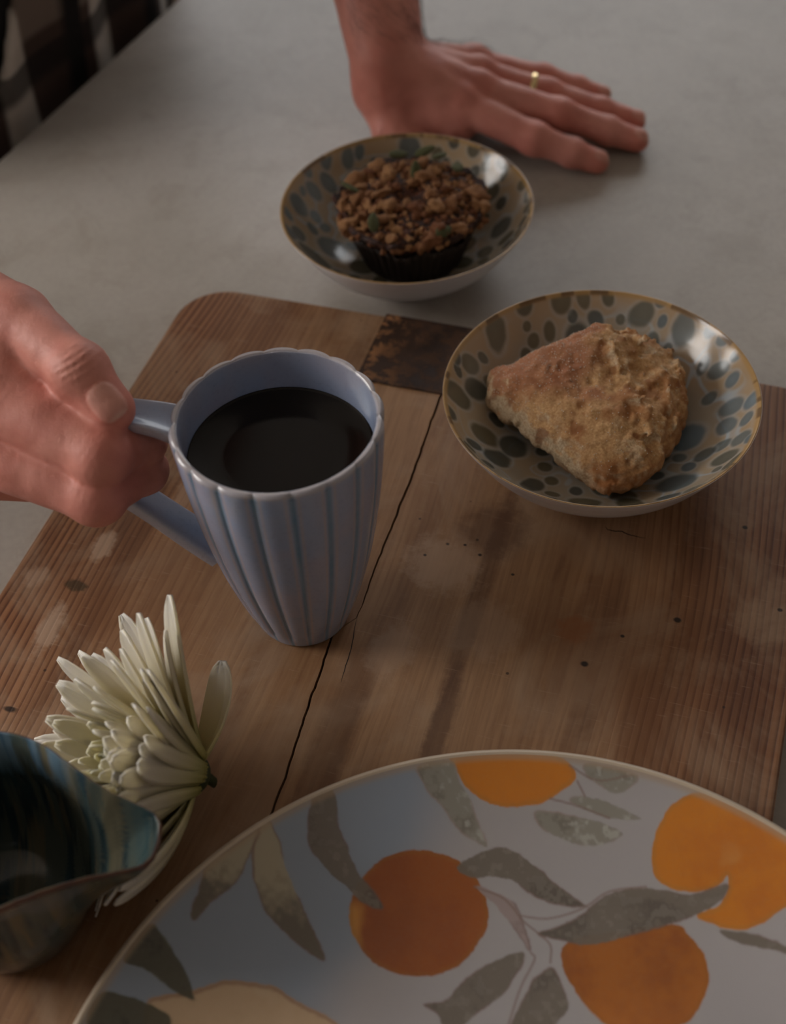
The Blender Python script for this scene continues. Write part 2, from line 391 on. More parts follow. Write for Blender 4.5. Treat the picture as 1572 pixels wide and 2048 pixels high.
def gap(y):
    return .5 * (.0013 if y > .42 else (.0005 + .0008 * (y - .35) / .07 if y > .36 else (.0004 if y > .342 else .0011)))
left = [(x - gap(y), y) for x, y in CR]; right = [(x + gap(y), y) for x, y in CR]
RB = .030
out1 = left[::-1] + arc(-.3155 + .028, .5578 - .028, .028, 90, 180) + arc(-.3155 + RB, .012 + RB, RB, 180, 270)
out2 = right + arc(.0466 - RB, .012 + RB, RB, -90, 0) + arc(.0466 - .028, .5570 - .028, .028, 0, 90)
plank(out1, wood_mat('worn_pine_left', 1), 1)
plank(out2, wood_mat('worn_pine_right', 2), 2)
# hairline splits in the wood, thin slivers just proud of the surface
M_black = flat_mat('crack_dark', lin(18, 12, 9), .9)
def sliver(pts, w):
    v = []; f = []
    for i, (x, y) in enumerate(pts):
        a = pts[max(i - 1, 0)]; b = pts[min(i + 1, len(pts) - 1)]
        dx, dy = b[0] - a[0], b[1] - a[1]; L = math.hypot(dx, dy) or 1
        ww = w * (1 - abs(2 * i / (len(pts) - 1) - 1) ** 3 * .85)
        v += [(x - dy / L * ww, y + dx / L * ww, TZ + .00008), (x + dy / L * ww, y - dx / L * ww, TZ + .00008)]
        if i: f.append((2 * i - 2, 2 * i - 1, 2 * i + 1, 2 * i))
    pydata('crack', v, f, M_black, board, False)
sliver(jag([(-.1474, .352), (-.1467, .345), (-.1454, .3401), (-.1442, .3275), (-.1431, .3150)]), .00022)
R2 = random.Random(2)
hl = [(-.0494, .4351), (-.0462, .4337), (-.0408, .4348), (-.0364, .4331), (-.0293, .4337)]
hl2 = [(hl[i][0] + (hl[i + 1][0] - hl[i][0]) * j / 5, hl[i][1] + (hl[i + 1][1] - hl[i][1]) * j / 5 + R2.uniform(-.0004, .0004)) for i in range(4) for j in range(5)] + [hl[-1]]
sliver(hl2, .0003)
# rusty tin strap folded over the board's back end
def rust_mat():
    t = NT('rusted_tin'); c = t.coord(); n = t.noise(c, 130, 6, .7, .3); n2 = t.noise(c, 40, 4, .6)
    sx = t.n('ShaderNodeSeparateXYZ'); t.set(sx.inputs[0], c)
    lf = t.ramp(t.math('ADD', t.mul(t.add(sx.outputs[0], .2), 26), t.mul(t.math('SUBTRACT', n2, .5), 1.0)), [(.0, 1), (.62, .0)])
    k = t.ramp(n2, [(.3, lin(40, 26, 20)), (.6, lin(62, 42, 30)), (.8, lin(48, 38, 32))])
    rust = t.mul(t.ramp(n, [(.47, 0), (.56, 1)]), t.add(t.mul(lf, .9), .10))
    k = t.mix(rust, k, lin(158, 112, 74))
    t.bump(n, .4, .0008)
    return t.out(Base_Color=k, Roughness=t.ramp(n, [(.4, .6), (.6, .85)]), Metallic=.0, Specular_IOR_Level=.3)
bm = bmesh.new()
prof = [(.5036, TZ + .0002), (.5040, TZ + .0010), (.5586, TZ + .0010), (.5600, TZ + .0002), (.5602, TZ - .002), (.5602, .004), (.5596, .004), (.5594, TZ - .0015), (.5588, TZ + .0001)]
rows = []
for i in range(15):
    x = -.1988 + .099 * i / 14
    rows.append([bm.verts.new((x + (R2.uniform(-.0004, .0004) if i in (0, 14) else 0), y + (R2.uniform(-.0003, .0003) if j < 2 else 0), z + (.0003 * math.sin(i * 1.7) if j in (1, 2) else 0))) for j, (y, z) in enumerate(prof)])
for a, b in zip(rows[:-1], rows[1:]):
    for j in range(len(prof)): bm.faces.new((a[j], a[(j + 1) % len(prof)], b[(j + 1) % len(prof)], b[j]))
bm.faces.new(rows[0]); bm.faces.new(rows[-1][::-1])
bmesh.ops.recalc_face_normals(bm, faces=bm.faces)
st = bm_obj('metal_strap', bm, rust_mat(), board)
st['label'] = 'dark rusty tin strap folded over the board end'

# ------------------------------------------------------------------ lathe helper
def curve_pts(pts, n):
    """Catmull-Rom through (r, z) points"""
    p = np.array(pts, float); p = np.vstack([2 * p[0] - p[1], p, 2 * p[-1] - p[-2]]); out = []
    m = len(pts) - 1
    for i in range(m):
        for t in np.linspace(0, 1, n, endpoint=False):
            a, b, c, d = p[i:i + 4]
            out.append(.5 * (2 * b + (c - a) * t + (2 * a - 5 * b + 4 * c - d) * t * t + (3 * b - a - 3 * c + d) * t ** 3))
    return np.array(out + [p[-2]])
def lathe(name, prof_, nth, m, parent, col=None, shape=None):
    prof_ = np.asarray(prof_); th = np.linspace(0, 2 * np.pi, nth, endpoint=False)
    T, Rr = np.meshgrid(th, prof_[:, 0], indexing='ij'); Z = np.broadcast_to(prof_[:, 1], T.shape)
    if shape is not None: Rr, Z = shape(T, Rr, Z, np.broadcast_to(np.arange(len(prof_)), T.shape))
    v = np.stack([Rr * np.cos(T), Rr * np.sin(T), Z], -1).reshape(-1, 3)
    f = grid_faces(nth, len(prof_), True)
    c = None if col is None else col(T, Rr, Z, np.broadcast_to(np.arange(len(prof_)), T.shape)).reshape(-1, 3)
    return pydata(name, v, f, m, parent, True, c)

# ------------------------------------------------------------------ two spotted bowls
def glaze_mat(name, rough=.17):
    t = NT(name); c = t.coord(); n = t.noise(c, 300, 3)
    k = t.mix(t.mul(n, .14), t.attr(), (.25, .22, .18))
    t.bump(t.noise(c, 60, 2), .05, .001)
    return t.out(Base_Color=k, Roughness=rough, Specular_IOR_Level=.45, Coat_Weight=.12, Coat_Roughness=.06)
M_glaze = glaze_mat('spotted_glaze')
def bowl(name, label, loc, inner, outer, rim_r, seed, blue_dir, dark=1.0, foot=None, rz=0):
    root = thing(name, label, 'bowl', loc, rz, None)
    ins = curve_pts(inner, 26); outs = curve_pts(outer, 10)
    prof_ = np.vstack([ins, outs]); ni = len(ins)
    seg = np.r_[0, np.cumsum(np.hypot(*np.diff(ins, axis=0).T))]; S = np.r_[seg, np.full(len(outs), seg[-1])]; Smax = seg[-1]
    R_ = random.Random(seed); spots = []
    for tries in range(9000):
        s = Smax * math.sqrt(R_.random()); th = R_.uniform(0, 2 * math.pi); fr = s / Smax
        a = R_.choice([.0032, .0042, .0052, .0064, .0078]) * (1.12 if fr < .75 else .82)
        r = np.interp(s, seg, ins[:, 0])
        asp = R_.uniform(1.0, 1.25) if fr < .62 else R_.uniform(1.1, 1.7)
        ok = all(((r * math.cos(th) - q[5]) ** 2 + (r * math.sin(th) - q[6]) ** 2 + ((s - q[0]) * .55) ** 2) ** .5 > (a + q[2]) * 1.06 for q in spots)
        if ok: spots.append((s, th, a, asp, R_.random(), r * math.cos(th), r * math.sin(th), R_.uniform(-.5, .5)))
        if len(spots) > 110: break
    def col(T, Rr, Z, K):
        s = S[K]; fr = s / Smax; P = np.stack([Rr * np.cos(T), Rr * np.sin(T), Z], -1)
        n = fbm(P, 90, 3, seed); n2 = fbm(P, 35, 3, seed + 7)
        inside = (K < ni)
        c = np.ones(T.shape + (3,)) * lin(172, 152, 126)
        c = mixc(c, lin(160, 154, 142), sstep(-.1, .5, n2) * .6)
        c = mixc(c, lin(178, 148, 112), sstep(.72, .98, fr) * .7)
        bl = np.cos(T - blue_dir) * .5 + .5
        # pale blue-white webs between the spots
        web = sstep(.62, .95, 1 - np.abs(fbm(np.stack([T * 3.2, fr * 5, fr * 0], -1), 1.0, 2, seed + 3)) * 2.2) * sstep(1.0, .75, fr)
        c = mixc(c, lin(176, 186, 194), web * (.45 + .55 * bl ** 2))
        for s0, th0, a, asp, q, _, _, sk in spots:
            dth = (T - th0 + np.pi) % (2 * np.pi) - np.pi
            du = dth * np.maximum(Rr, .001) + sk * (s - s0) * .5; dv = (s - s0) / asp
            d = np.sqrt(du * du + dv * dv) / a + n * .13 + n2 * .08
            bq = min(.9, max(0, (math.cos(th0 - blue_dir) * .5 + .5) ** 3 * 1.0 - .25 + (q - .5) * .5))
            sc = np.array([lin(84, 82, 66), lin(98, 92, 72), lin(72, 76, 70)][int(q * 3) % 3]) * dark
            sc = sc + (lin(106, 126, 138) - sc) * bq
            c = mixc(c, lin(182, 186, 186), sstep(1.45, 1.12, d) * sstep(.8, 1.1, d) * .32)
            inner_c = mixc(np.ones(d.shape + (3,)) * sc, sc * 1.25, sstep(.8, .0, d) * .5)
            w = sstep(1.20, .84, d) * .90
            c = c + (inner_c - c) * w[..., None]
        rimband = sstep(Smax - .0035, Smax - .0012, s) 
        c = mixc(c, lin(176, 138, 84), rimband * .85)
        c = mixc(c, lin(92, 66, 40), rimband * sstep(.15, .5, fbm(np.stack([T * 9, T * 0, T * 0], -1), 1.0, 3, seed)) * .8)
        ex = np.clip((K - ni) / 6.0, 0, 1)
        c = np.where(inside[..., None], c, mixc(np.ones(T.shape + (3,)) * lin(176, 138, 84), lin(226, 222, 223), sstep(.35, .8, ex)))
        return c
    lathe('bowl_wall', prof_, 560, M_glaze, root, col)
    if foot:
        f_ = lathe('foot_ring', curve_pts(foot, 6), 96, M_white, root)
    return root
M_white = NT('white_glaze').out(Base_Color=lin(224, 220, 220), Roughness=.25)
bowl('spotted_bowl', 'spotted grey-green glazed bowl holding the scone on the wooden board', (.1042, .4790, .0245),
     [(.0, .0065), (.022, .0068), (.042, .0105), (.056, .0180), (.067, .0285), (.0745, .0385), (.0760, .0402)],
     [(.0766, .0400), (.0764, .0392), (.0725, .0320), (.0645, .0195), (.054, .0095), (.046, .0040), (.040, .0012), (.036, .0), (.030, .0015), (.0, .002)],
     .0766, 11, .15)
bowl('spotted_bowl', 'spotted brown-grey glazed bowl with muffin, standing on the stone countertop', (.0188, .6680, .0),
     [(.0, .0085), (.022, .0088), (.040, .0120), (.054, .0205), (.065, .0320), (.0725, .0435), (.0738, .0452)],
     [(.0746, .0450), (.0744, .0440), (.0700, .0365), (.0610, .0230), (.050, .0130), (.040, .0080), (.0365, .0065), (.030, .005), (.0, .005)],
     .0746, 23, 2.6, .85, foot=[(.0300, .0055), (.0305, .0008), (.0322, .0), (.0345, .0), (.0360, .0010), (.0372, .0075)])

# ------------------------------------------------------------------ mug, coffee
MC = (-.0437, .3862); MH = .124
def mug_mat():
    t = NT('periwinkle_glaze'); c = t.coord()
    n = t.noise(c, 55, 4, .6); n2 = t.noise(c, 500, 2)
    k = t.mix(t.mul(t.ramp(n, [(.35, 0), (.65, 1)]), .35), t.attr(), lin(160, 158, 170))
    k = t.mix(t.mul(t.ramp(n2, [(.55, 0), (.7, 1)]), .15), k, lin(110, 110, 120))
    return t.out(Base_Color=k, Roughness=.24, Specular_IOR_Level=.5, Coat_Weight=.35, Coat_Roughness=.08)
M_mug = mug_mat()
mug = thing('mug', 'tall periwinkle blue fluted mug of black coffee, held by its handle', 'mug', (MC[0], MC[1], TZ + .0003))
NF = 18
OUT = curve_pts([(.0005, .0012), (.016, .0012), (.0185, .0), (.0212, .0012), (.0240, .010), (.0285, .026), (.0340, .050), (.0385, .078), (.0412, .102), (.0424, .119), (.0424, .1228)], 16)
INN = curve_pts([(.0414, .1242), (.0400, .1238), (.0392, .121), (.0382, .104), (.0355, .078), (.0310, .050), (.0255, .026), (.0200, .012), (.012, .008), (.0003, .007)], 8)
MP = np.vstack([OUT, INN]); no = len(OUT)
def mug_flute(T): 
    x = (T * NF / (2 * np.pi)) % 1.0
    return np.abs(2 * x - 1)          # 0 in the groove, 1 ... ridge profile below
def mug_shape(T, Rr, Z, K):
    g = np.abs(np.sin(T * NF / 2 + .3))    # 0 at groove, 1 at crown
    bulge = g ** .55
    o = sstep(.004, .014, Z) * (K < no)
    rimw = np.where(K >= no, sstep(no + 10, no, K) , 0.0)
    amp = (.0017 * o + .0010 * rimw) 
    return Rr - amp * (1 - bulge) + amp * .25, Z - np.where((K > no - 14) & (K < no + 12), .0007 * (1 - bulge) * sstep(.112, .122, Z), 0)
def mug_col(T, Rr, Z, K):
    g = np.abs(np.sin(T * NF / 2 + .3))
    P = np.stack([Rr * np.cos(T), Rr * np.sin(T), Z], -1)
    c = np.ones(T.shape + (3,)) * lin(142, 156, 184)
    c = mixc(c, lin(156, 154, 172), sstep(-.2, .5, fbm(P, 40, 3, 2)) * .6)
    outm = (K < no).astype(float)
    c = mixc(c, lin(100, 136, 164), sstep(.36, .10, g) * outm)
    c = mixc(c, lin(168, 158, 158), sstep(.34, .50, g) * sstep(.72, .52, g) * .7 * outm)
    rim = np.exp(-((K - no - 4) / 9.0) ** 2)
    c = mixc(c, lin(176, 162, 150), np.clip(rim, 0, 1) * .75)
    return c
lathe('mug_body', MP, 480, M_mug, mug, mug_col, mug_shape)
# handle: a ribbon with raised edges along a bent path, in mug coordinates
def ribbon(path, width, thick, n, m, parent, name):
    P = np.array(path, float)
    p = np.vstack([2 * P[0] - P[1], P, 2 * P[-1] - P[-2]]); C = []
    for i in range(len(P) - 1):
        for t in np.linspace(0, 1, n, endpoint=False):
            a, b, c, d = p[i:i + 4]
            C.append(.5 * (2 * b + (c - a) * t + (2 * a - 5 * b + 4 * c - d) * t * t + (3 * b - a - 3 * c + d) * t ** 3))
    C = np.array(C + [P[-1]]); Tn = np.gradient(C, axis=0); Tn /= np.linalg.norm(Tn, axis=1)[:, None]
    hd = np.array([-.975, .222, 0]); side = np.cross(hd, [0, 0, 1]); side /= np.linalg.norm(side)
    sec = []
    for a in np.linspace(0, 2 * np.pi, 28, endpoint=False):
        x = np.sign(np.cos(a)) * abs(np.cos(a)) ** .6; y = np.sign(np.sin(a)) * abs(np.sin(a)) ** .8
        lift = .75 * abs(x) ** 3 * (y > 0)
        sec.append((x, y * (1 - .25 * (1 - abs(x)) * (y > 0)) + lift))
    sec = np.array(sec); V = []
    for i, (c, t) in enumerate(zip(C, Tn)):
        nn = np.cross(side, t); u = i / (len(C) - 1); w = width * (1 + .25 * np.exp(-(u / .12) ** 2) + .15 * np.exp(-((1 - u) / .12) ** 2))
        V.append(c + np.outer(sec[:, 0] * w / 2, side) + np.outer(sec[:, 1] * thick / 2, nn))
    V = np.array(V); f = grid_faces(len(C), 28)
    # close the section loop
    extra = np.array([[i * 28 + 27, (i + 1) * 28 + 27, (i + 1) * 28, i * 28] for i in range(len(C) - 1)])
    col = np.ones((V.size // 3, 3)) * lin(142, 156, 184)
    edge = np.abs(np.tile(sec[:, 0], len(C))) ** 6
    col = mixc(col, lin(190, 186, 194), edge * .8)  # highlights along the raised edges, painted into the colour
    o = pydata(name, V.reshape(-1, 3), np.vstack([f, extra]), m, parent, True, col)
    return o
hd = Vector((-.975, .222))
def hp(r, z): return (hd.x * r, hd.y * r, z)
ribbon([hp(.0395, .1125), hp(.048, .1150), hp(.058, .1163), hp(.068, .1160), hp(.0775, .1120), hp(.0825, .1040), hp(.0830, .094), hp(.0795, .0830), hp(.071, .0720), hp(.060, .0615), hp(.048, .0500), hp(.0345, .0380)], .0150, .0062, 8, M_mug, mug, 'handle')
cf = NT('black_coffee').out(Base_Color=(.006, .004, .003, 1), Roughness=.12, Specular_IOR_Level=.22)
zc = .1045
rc = float(np.interp(zc, INN[::-1, 1], INN[::-1, 0])) - .0001
co = [(0.0, zc + .0), (rc * .6, zc), (rc - .0012, zc), (rc - .0003, zc + .0006), (rc - .0001, zc + .0007), (rc - .0004, zc - .003), (.0, zc - .003)]
cof = lathe('coffee', co, 96, cf, None)
cof.location = (MC[0], MC[1], TZ + .0003)
meta(cof, 'black coffee filling the inside of the blue fluted mug', 'coffee')

# ------------------------------------------------------------------ plate with printed oranges
def plate():
    PC = (.0304, .1254)
    zp = lambda r: .0065 + .0145 * np.clip((r - .105) / .061, 0, 1) ** 1.8
    rr = np.r_[np.linspace(.0008, .02, 6)[:-1], np.linspace(.02, .1655, 280)]
    th = np.r_[np.linspace(rad(-2), rad(192), 1250, endpoint=False), np.linspace(rad(192), rad(358), 200, endpoint=False)]
    T, Rr = np.meshgrid(th, rr, indexing='ij'); X = Rr * np.cos(T) * 1000; Y = Rr * np.sin(T) * 1000
    P3 = np.stack([X, Y, X * 0], -1)
    n1 = fbm(P3, .05, 4, 3); n2 = fbm(P3, .35, 3, 9); n3 = fbm(P3, .016, 2, 5)
    edge_n = fbm(P3, .12, 2, 17) * 1.1 + fbm(P3, .5, 2, 31) * .5
    c = np.ones(T.shape + (3,)) * lin(176, 171, 171)
    c = mixc(c, lin(140, 156, 174), sstep(-28, -62, X + n3 * 14 - (Y - 100) * .5) * .8)
    cols = dict(orange1=(lin(160, 82, 5), lin(146, 70, 4), lin(206, 136, 46)), orange2=(lin(212, 126, 7), lin(196, 108, 5), lin(226, 166, 84)), orange3=(lin(174, 98, 10), lin(144, 72, 8), lin(206, 128, 40)),
                lemon=(lin(208, 178, 142), lin(198, 166, 128), lin(150, 100, 76)), leaf=(lin(118, 108, 96), lin(98, 88, 78), lin(134, 106, 96)), leafl=(lin(146, 142, 130), lin(124, 118, 106), lin(176, 156, 146)),
                leaftop=(lin(128, 116, 98), lin(98, 88, 74), lin(134, 106, 88)), leafdark=(lin(84, 80, 62), lin(66, 62, 48), lin(120, 112, 84)), leafpink=(lin(164, 146, 142), lin(150, 132, 128), lin(140, 112, 106)))
    def dense(p, n=6):
        p = np.array(p, float); m = len(p); o = []
        for i in range(m):
            a, b, d, e = p[i - 1], p[i], p[(i + 1) % m], p[(i + 2) % m]
            for t in np.linspace(0, 1, n, endpoint=False):
                q = .5 * (2 * b + (d - a) * t + (2 * a - 5 * b + 4 * d - e) * t * t + (3 * b - a - 3 * d + e) * t ** 3)
                o.append(q)
        return np.array(o)
    def seg_d(px, py, A, B):
        D = np.full(px.shape, 1e9)
        for (ax, ay), (bx, by) in zip(A, B):
            dx, dy = bx - ax, by - ay; L = dx * dx + dy * dy + 1e-9
            t = np.clip(((px - ax) * dx + (py - ay) * dy) / L, 0, 1)
            D = np.minimum(D, (px - ax - t * dx) ** 2 + (py - ay - t * dy) ** 2)
        return np.sqrt(D)
    def region(lo, hi): return np.where((X > lo[0] - 4) & (X < hi[0] + 4) & (Y > lo[1] - 4) & (Y < hi[1] + 4))
    RE = random.Random(5); extra = []
    for (ox, oy, rd, kd) in ((-100, -20, 27, 'orange2'), (-40, 10, 26, 'orange3'), (70, -30, 28, 'orange1'), (-30, -95, 27, 'orange2'), (60, -110, 24, 'orange3'), (125, -10, 24, 'orange2')):
        extra.append((kd, [(ox + rd * math.cos(a) * 1.05, oy + rd * math.sin(a)) for a in np.linspace(0, 2 * math.pi, 20, endpoint=False)]))
        for q in range(3):
            a = RE.uniform(0, 6.28); b = a + RE.uniform(-.4, .4); L = 34
            bx, by = ox + rd * math.cos(a), oy + rd * math.sin(a); ex, ey = bx + L * math.cos(b), by + L * math.sin(b); nx, ny = -math.sin(b) * 8, math.cos(b) * 8
            extra.append(('leaf', [(bx, by), (bx + (ex - bx) * .45 + nx, by + (ey - by) * .45 + ny), (ex, ey), (bx + (ex - bx) * .45 - nx, by + (ey - by) * .45 - ny)]))
    stems = [(s, .45) for s in STEMS]
    for kind, poly in extra + PRINT:
        q = dense(poly, 5); lo, hi = q.min(0), q.max(0)
        if kind == 'leaf' and not stems == []:
            pass
        I = region(lo, hi)
        if not len(I[0]): continue
        px, py = X[I], Y[I]; A = q; B = np.roll(q, -1, 0)
        ins = np.zeros(px.shape, bool)
        for (ax, ay), (bx, by) in zip(A, B):
            cr_ = ((ay > py) != (by > py))
            if cr_.any():
                ins ^= cr_ & (px < (bx - ax) * (py - ay) / (by - ay + 1e-12) + ax)
        d = seg_d(px, py, A, B); sd = np.where(ins, -d, d) + edge_n[I] * .45
        main, dk, ed = cols[kind]; cur = c[I]
        if kind.startswith('leaf'):
            u = (px - lo[0]) / max(hi[0] - lo[0], 1); w = sstep(-.15, .5, n1[I] + n2[I] * .5)
            f = mixc(np.ones(cur.shape) * main, dk, w)
            if kind == 'leaftop': f = mixc(np.ones(cur.shape) * lin(176, 164, 138), dk, sstep(hi[1] - (hi[1] - lo[1]) * .35, lo[1] + (hi[1] - lo[1]) * .25, py + n2[I] * 4) * .9)
            if kind == 'leafl': f = mixc(f, lin(186, 184, 174), sstep(-.1, .45, n3[I] * .6 + n2[I] * .5 + (u - .6) * .9) * .75)
            if kind == 'leaf':
                f = mixc(f, lin(160, 152, 140), sstep(.15, .6, n2[I] + n1[I] * .3) * .3)
            al = sstep(.35, -.35, sd); cur = cur + (f - cur) * (al * .96)[:, None]
            ol = np.exp(-(sd / .45) ** 2) * sstep(-.3, .3, n1[I] + .25); cur = cur + (ed * .8 - cur) * (ol * .65)[:, None]
        else:
            w = sstep(-.5, .8, n1[I] * .7 + n2[I] * .2) * .7
            f = mixc(np.ones(cur.shape) * main, dk, w)
            if kind == 'orange2': f = mixc(f, lin(228, 176, 100), sstep(.1, .5, n1[I] + np.where(px < lo[0] + 10, .35, -.6)) * sstep(lo[1] + 40, lo[1], py) * .8)
            if kind == 'orange1': f = mixc(f, lin(214, 150, 60), sstep(lo[0] + 9, lo[0], px + n1[I] * 6) * sstep(.0, 6, 112 - np.abs(py - 100) - 98) * .8)
            if kind == 'orange3': f = mixc(f, lin(200, 118, 40), sstep((lo[1] + hi[1]) / 2 + 2, lo[1], py + n1[I] * 4) * .5)
            if kind == 'lemon': f = mixc(f, lin(216, 192, 158), sstep(0, .6, n1[I]) * .5)
            al = sstep(.3, -.3, sd); cur = cur + (f - cur) * (al * .98)[:, None]
            ring = np.exp(-((sd + .8) / .8) ** 2) * (sd < .5); cur = cur + (ed * (.55 if kind != 'lemon' else .8) - cur) * (ring * (.35 if kind != 'lemon' else .6))[:, None]
        c[I] = cur
    for s, w in stems:
        s = np.array(s, float)
        s2 = curve_pts(s, 6) if len(s) > 2 else s
        I = region(s2.min(0), s2.max(0)); d = seg_d(X[I], Y[I], s2[:-1], s2[1:]); al = sstep(w + .3, w - .2, d) * .6
        c[I] = c[I] + (lin(134, 110, 100) - c[I]) * al[:, None]
    c = mixc(c, lin(176, 152, 124), sstep(.1622, .1650, Rr) * .65)
    c = c * .86
    v = np.stack([X / 1000, Y / 1000, zp(Rr)], -1)
    t = NT('printed_plate_glaze'); pn = t.noise(t.coord(), 700, 2)
    k = t.mix(t.mul(pn, .10), t.attr(), (.30, .28, .26))
    m = t.out(Base_Color=k, Roughness=.28, Specular_IOR_Level=.5)
    root = thing('plate', 'large round white plate printed with oranges and grey leaves', 'plate', (PC[0], PC[1], TZ + .0002))
    pydata('plate_face', v.reshape(-1, 3), grid_faces(len(th), len(rr), True), m, root, True, c.reshape(-1, 3))
    und = curve_pts([(.1655, .0208), (.1666, .0212), (.1673, .0206), (.1668, .0190), (.150, .0125), (.125, .0060), (.112, .0035), (.110, .0), (.104, .0), (.102, .0025), (.06, .0028), (.0, .0028)], 5)
    lathe('plate_underside', und, 220, NT('plate_rim_glaze').out(Base_Color=lin(186, 170, 150), Roughness=.3), root)
plate()

# ------------------------------------------------------------------ muffin
def muffin():
    root = thing('muffin', 'dark crumble-topped muffin with green pumpkin seeds in the far bowl', 'muffin', (.0215, .6665, .0094), .3)
    H = .0365; RN = random.Random(8)
    # cake top: bumpy dome, a little hollow in the middle
    def top_z(r): return H + .0075 * (1 - (r / .043) ** 2) - .0060 * math.exp(-(r / .011) ** 2)
    prof_ = np.array([(.0285, .001), (.0310, .010), (.0345, .0215), (.0385, .0310), (.0425, .0345), (.0437, .0375), (.0425, .0400)] + [(r, top_z(r)) for r in np.linspace(.0405, .0005, 36)])
    prof_ = np.vstack([curve_pts(prof_[:7], 7), prof_[7:]])
    def shp(T, Rr, Z, K):
        P = np.stack([Rr * np.cos(T), Rr * np.sin(T), Z], -1)
        n = fbm(P, 150, 4, 4); lobes = .0016 * np.sin(T * 5 + 1) + .0012 * np.sin(T * 9 + 2)
        up_ = sstep(.028, .036, Z)
        return Rr * (1 + .035 * n * up_) + lobes * sstep(.03, .038, Z) * sstep(.02, .042, Rr), Z + n * .0016 * up_
    def cc(T, Rr, Z, K):
        P = np.stack([Rr * np.cos(T), Rr * np.sin(T), Z], -1)
        n = fbm(P, 220, 3, 2)
        c = np.ones(T.shape + (3,)) * lin(50, 23, 13)
        c = mixc(c, lin(84, 42, 22), sstep(0, .6, n)); c = mixc(c, lin(48, 22, 12), sstep(.0, -.6, n) * .8)
        c = mixc(c, lin(36, 18, 11), sstep(.030, .024, Z + n * .002))
        return c
    t = NT('muffin_crumb_brown'); nn = t.noise(t.coord(), 700, 3)
    k = t.mix(t.mul(nn, .4), t.attr(), (.02, .008, .004)); t.bump(nn, .5, .0012)
    lathe('cake', prof_, 260, t.out(Base_Color=k, Roughness=.75), root, cc, shp)
    # pleated dark baking case
    def pleat(T, Rr, Z, K): return Rr + .0007 * np.sin(T * 46) * sstep(.0, .006, Z), Z + np.where(Z > .02, .0015 * np.sin(T * 7 + .6) + .001 * np.sin(T * 13), 0)
    pc = np.array([(.0, .0), (.020, .0), (.0285, .0002), (.0300, .004), (.0330, .013), (.0362, .0225), (.0388, .0285), (.0394, .0284), (.0368, .0220), (.0337, .0125), (.0306, .0035), (.0290, -.0004), (.0, -.0005)])
    t = NT('dark_baking_case'); t.bump(t.noise(t.coord(), 300, 3), .2, .0006)
    lathe('paper_case', pc, 368, t.out(Base_Color=lin(36, 22, 16), Roughness=.6), root, None, pleat)
    # crumble pieces
    t = NT('golden_crumble'); c0 = t.coord(); nn = t.noise(c0, 900, 4, .65); inf = t.n('ShaderNodeObjectInfo').outputs['Random']
    k = t.mix(inf, lin(126, 74, 38), lin(200, 150, 100)); k = t.mix(t.ramp(nn, [(.45, 0), (.62, .8)]), k, lin(112, 58, 26)); t.bump(nn, .6, .001)
    Mc = t.out(Base_Color=k, Roughness=.8)
    metas = []
    for i in range(6):
        bm = bmesh.new(); bmesh.ops.create_icosphere(bm, subdivisions=3, radius=1)
        for v in bm.verts:
            q = np.array([v.co[:]]); v.co *= 1 + .42 * float(noise(q, 1.1, 40 + i)[0]) + .34 * float(noise(q, 2.4, 60 + i)[0]) + .20 * float(noise(q, 5.2, 80 + i)[0])
        me = bpy.data.meshes.new('crumb'); bm.to_mesh(me); bm.free(); me.materials.append(Mc)
        me.polygons.foreach_set('use_smooth', np.ones(len(me.polygons), bool)); metas.append(me)
    placed = []
    tries = 0
    while len(placed) < 230 and tries < 9000:
        tries += 1
        r = .0445 * math.sqrt(RN.random()); a = RN.uniform(0, 6.283)
        s = RN.choice([.0013, .0016, .0019, .0023, .0027, .0031]) if len(placed) > 26 else RN.uniform(.0038, .0060)
        if r < .0115 and RN.random() < .85: continue
        x, y = r * math.cos(a), r * math.sin(a)
        if any((x - p) ** 2 + (y - q) ** 2 < ((s + u) * .66) ** 2 for p, q, u in placed): continue
        placed.append((x, y, s))
        z = (top_z(min(r, .0405)) if r < .0405 else H + .001 - (r - .0405) * 1.1) + s * .25
        o = bpy.data.objects.new('crumb', metas[RN.randrange(6)]); COL.objects.link(o); o.parent = root
        o.location = (x, y, z); o.scale = (s * RN.uniform(.9, 1.25), s * RN.uniform(.8, 1.1), s * RN.uniform(.7, 1.0))
        o.rotation_euler = (RN.uniform(-.5, .5), RN.uniform(-.5, .5), RN.uniform(0, 6.28))
    # fine crumbs, joined
    V = []; F = []; ico = bmesh.new(); bmesh.ops.create_icosphere(ico, subdivisions=1, radius=1)
    iv = np.array([v.co[:] for v in ico.verts]); iff = np.array([[v.index for v in f.verts] for f in ico.faces]); ico.free()
    for i in range(900):
        r = .0440 * math.sqrt(RN.random()); a = RN.uniform(0, 6.283); s = RN.uniform(.0005, .0013)
        z = (top_z(min(r, .0405)) if r < .0405 else H + .001 - (r - .0405) * 1.1) + RN.uniform(0, .0010)
        F.append(iff + len(V) * len(iv)); V.append(iv * s * np.array([RN.uniform(.8, 1.2) for _ in range(3)]) + (r * math.cos(a), r * math.sin(a), z))
    o = pydata('fine_crumbs', np.vstack(V), np.vstack(F), Mc, root); o['kind'] = 'stuff'
    # pumpkin seeds
    ms = flat_mat('pumpkin_seed_green', lin(78, 80, 46), .85)
    n_u, n_v = 14, 10; V = []
    for i in range(n_u):
        u = i / (n_u - 1)
        w = .0034 * math.sin(math.pi * u) ** .6 * (1 - .35 * u); h = .0011 * math.sin(math.pi * u) ** .5
        for j in range(n_v):
            a = 2 * math.pi * j / n_v; V.append(((u - .5) * .0115, w * math.cos(a), h * math.sin(a)))
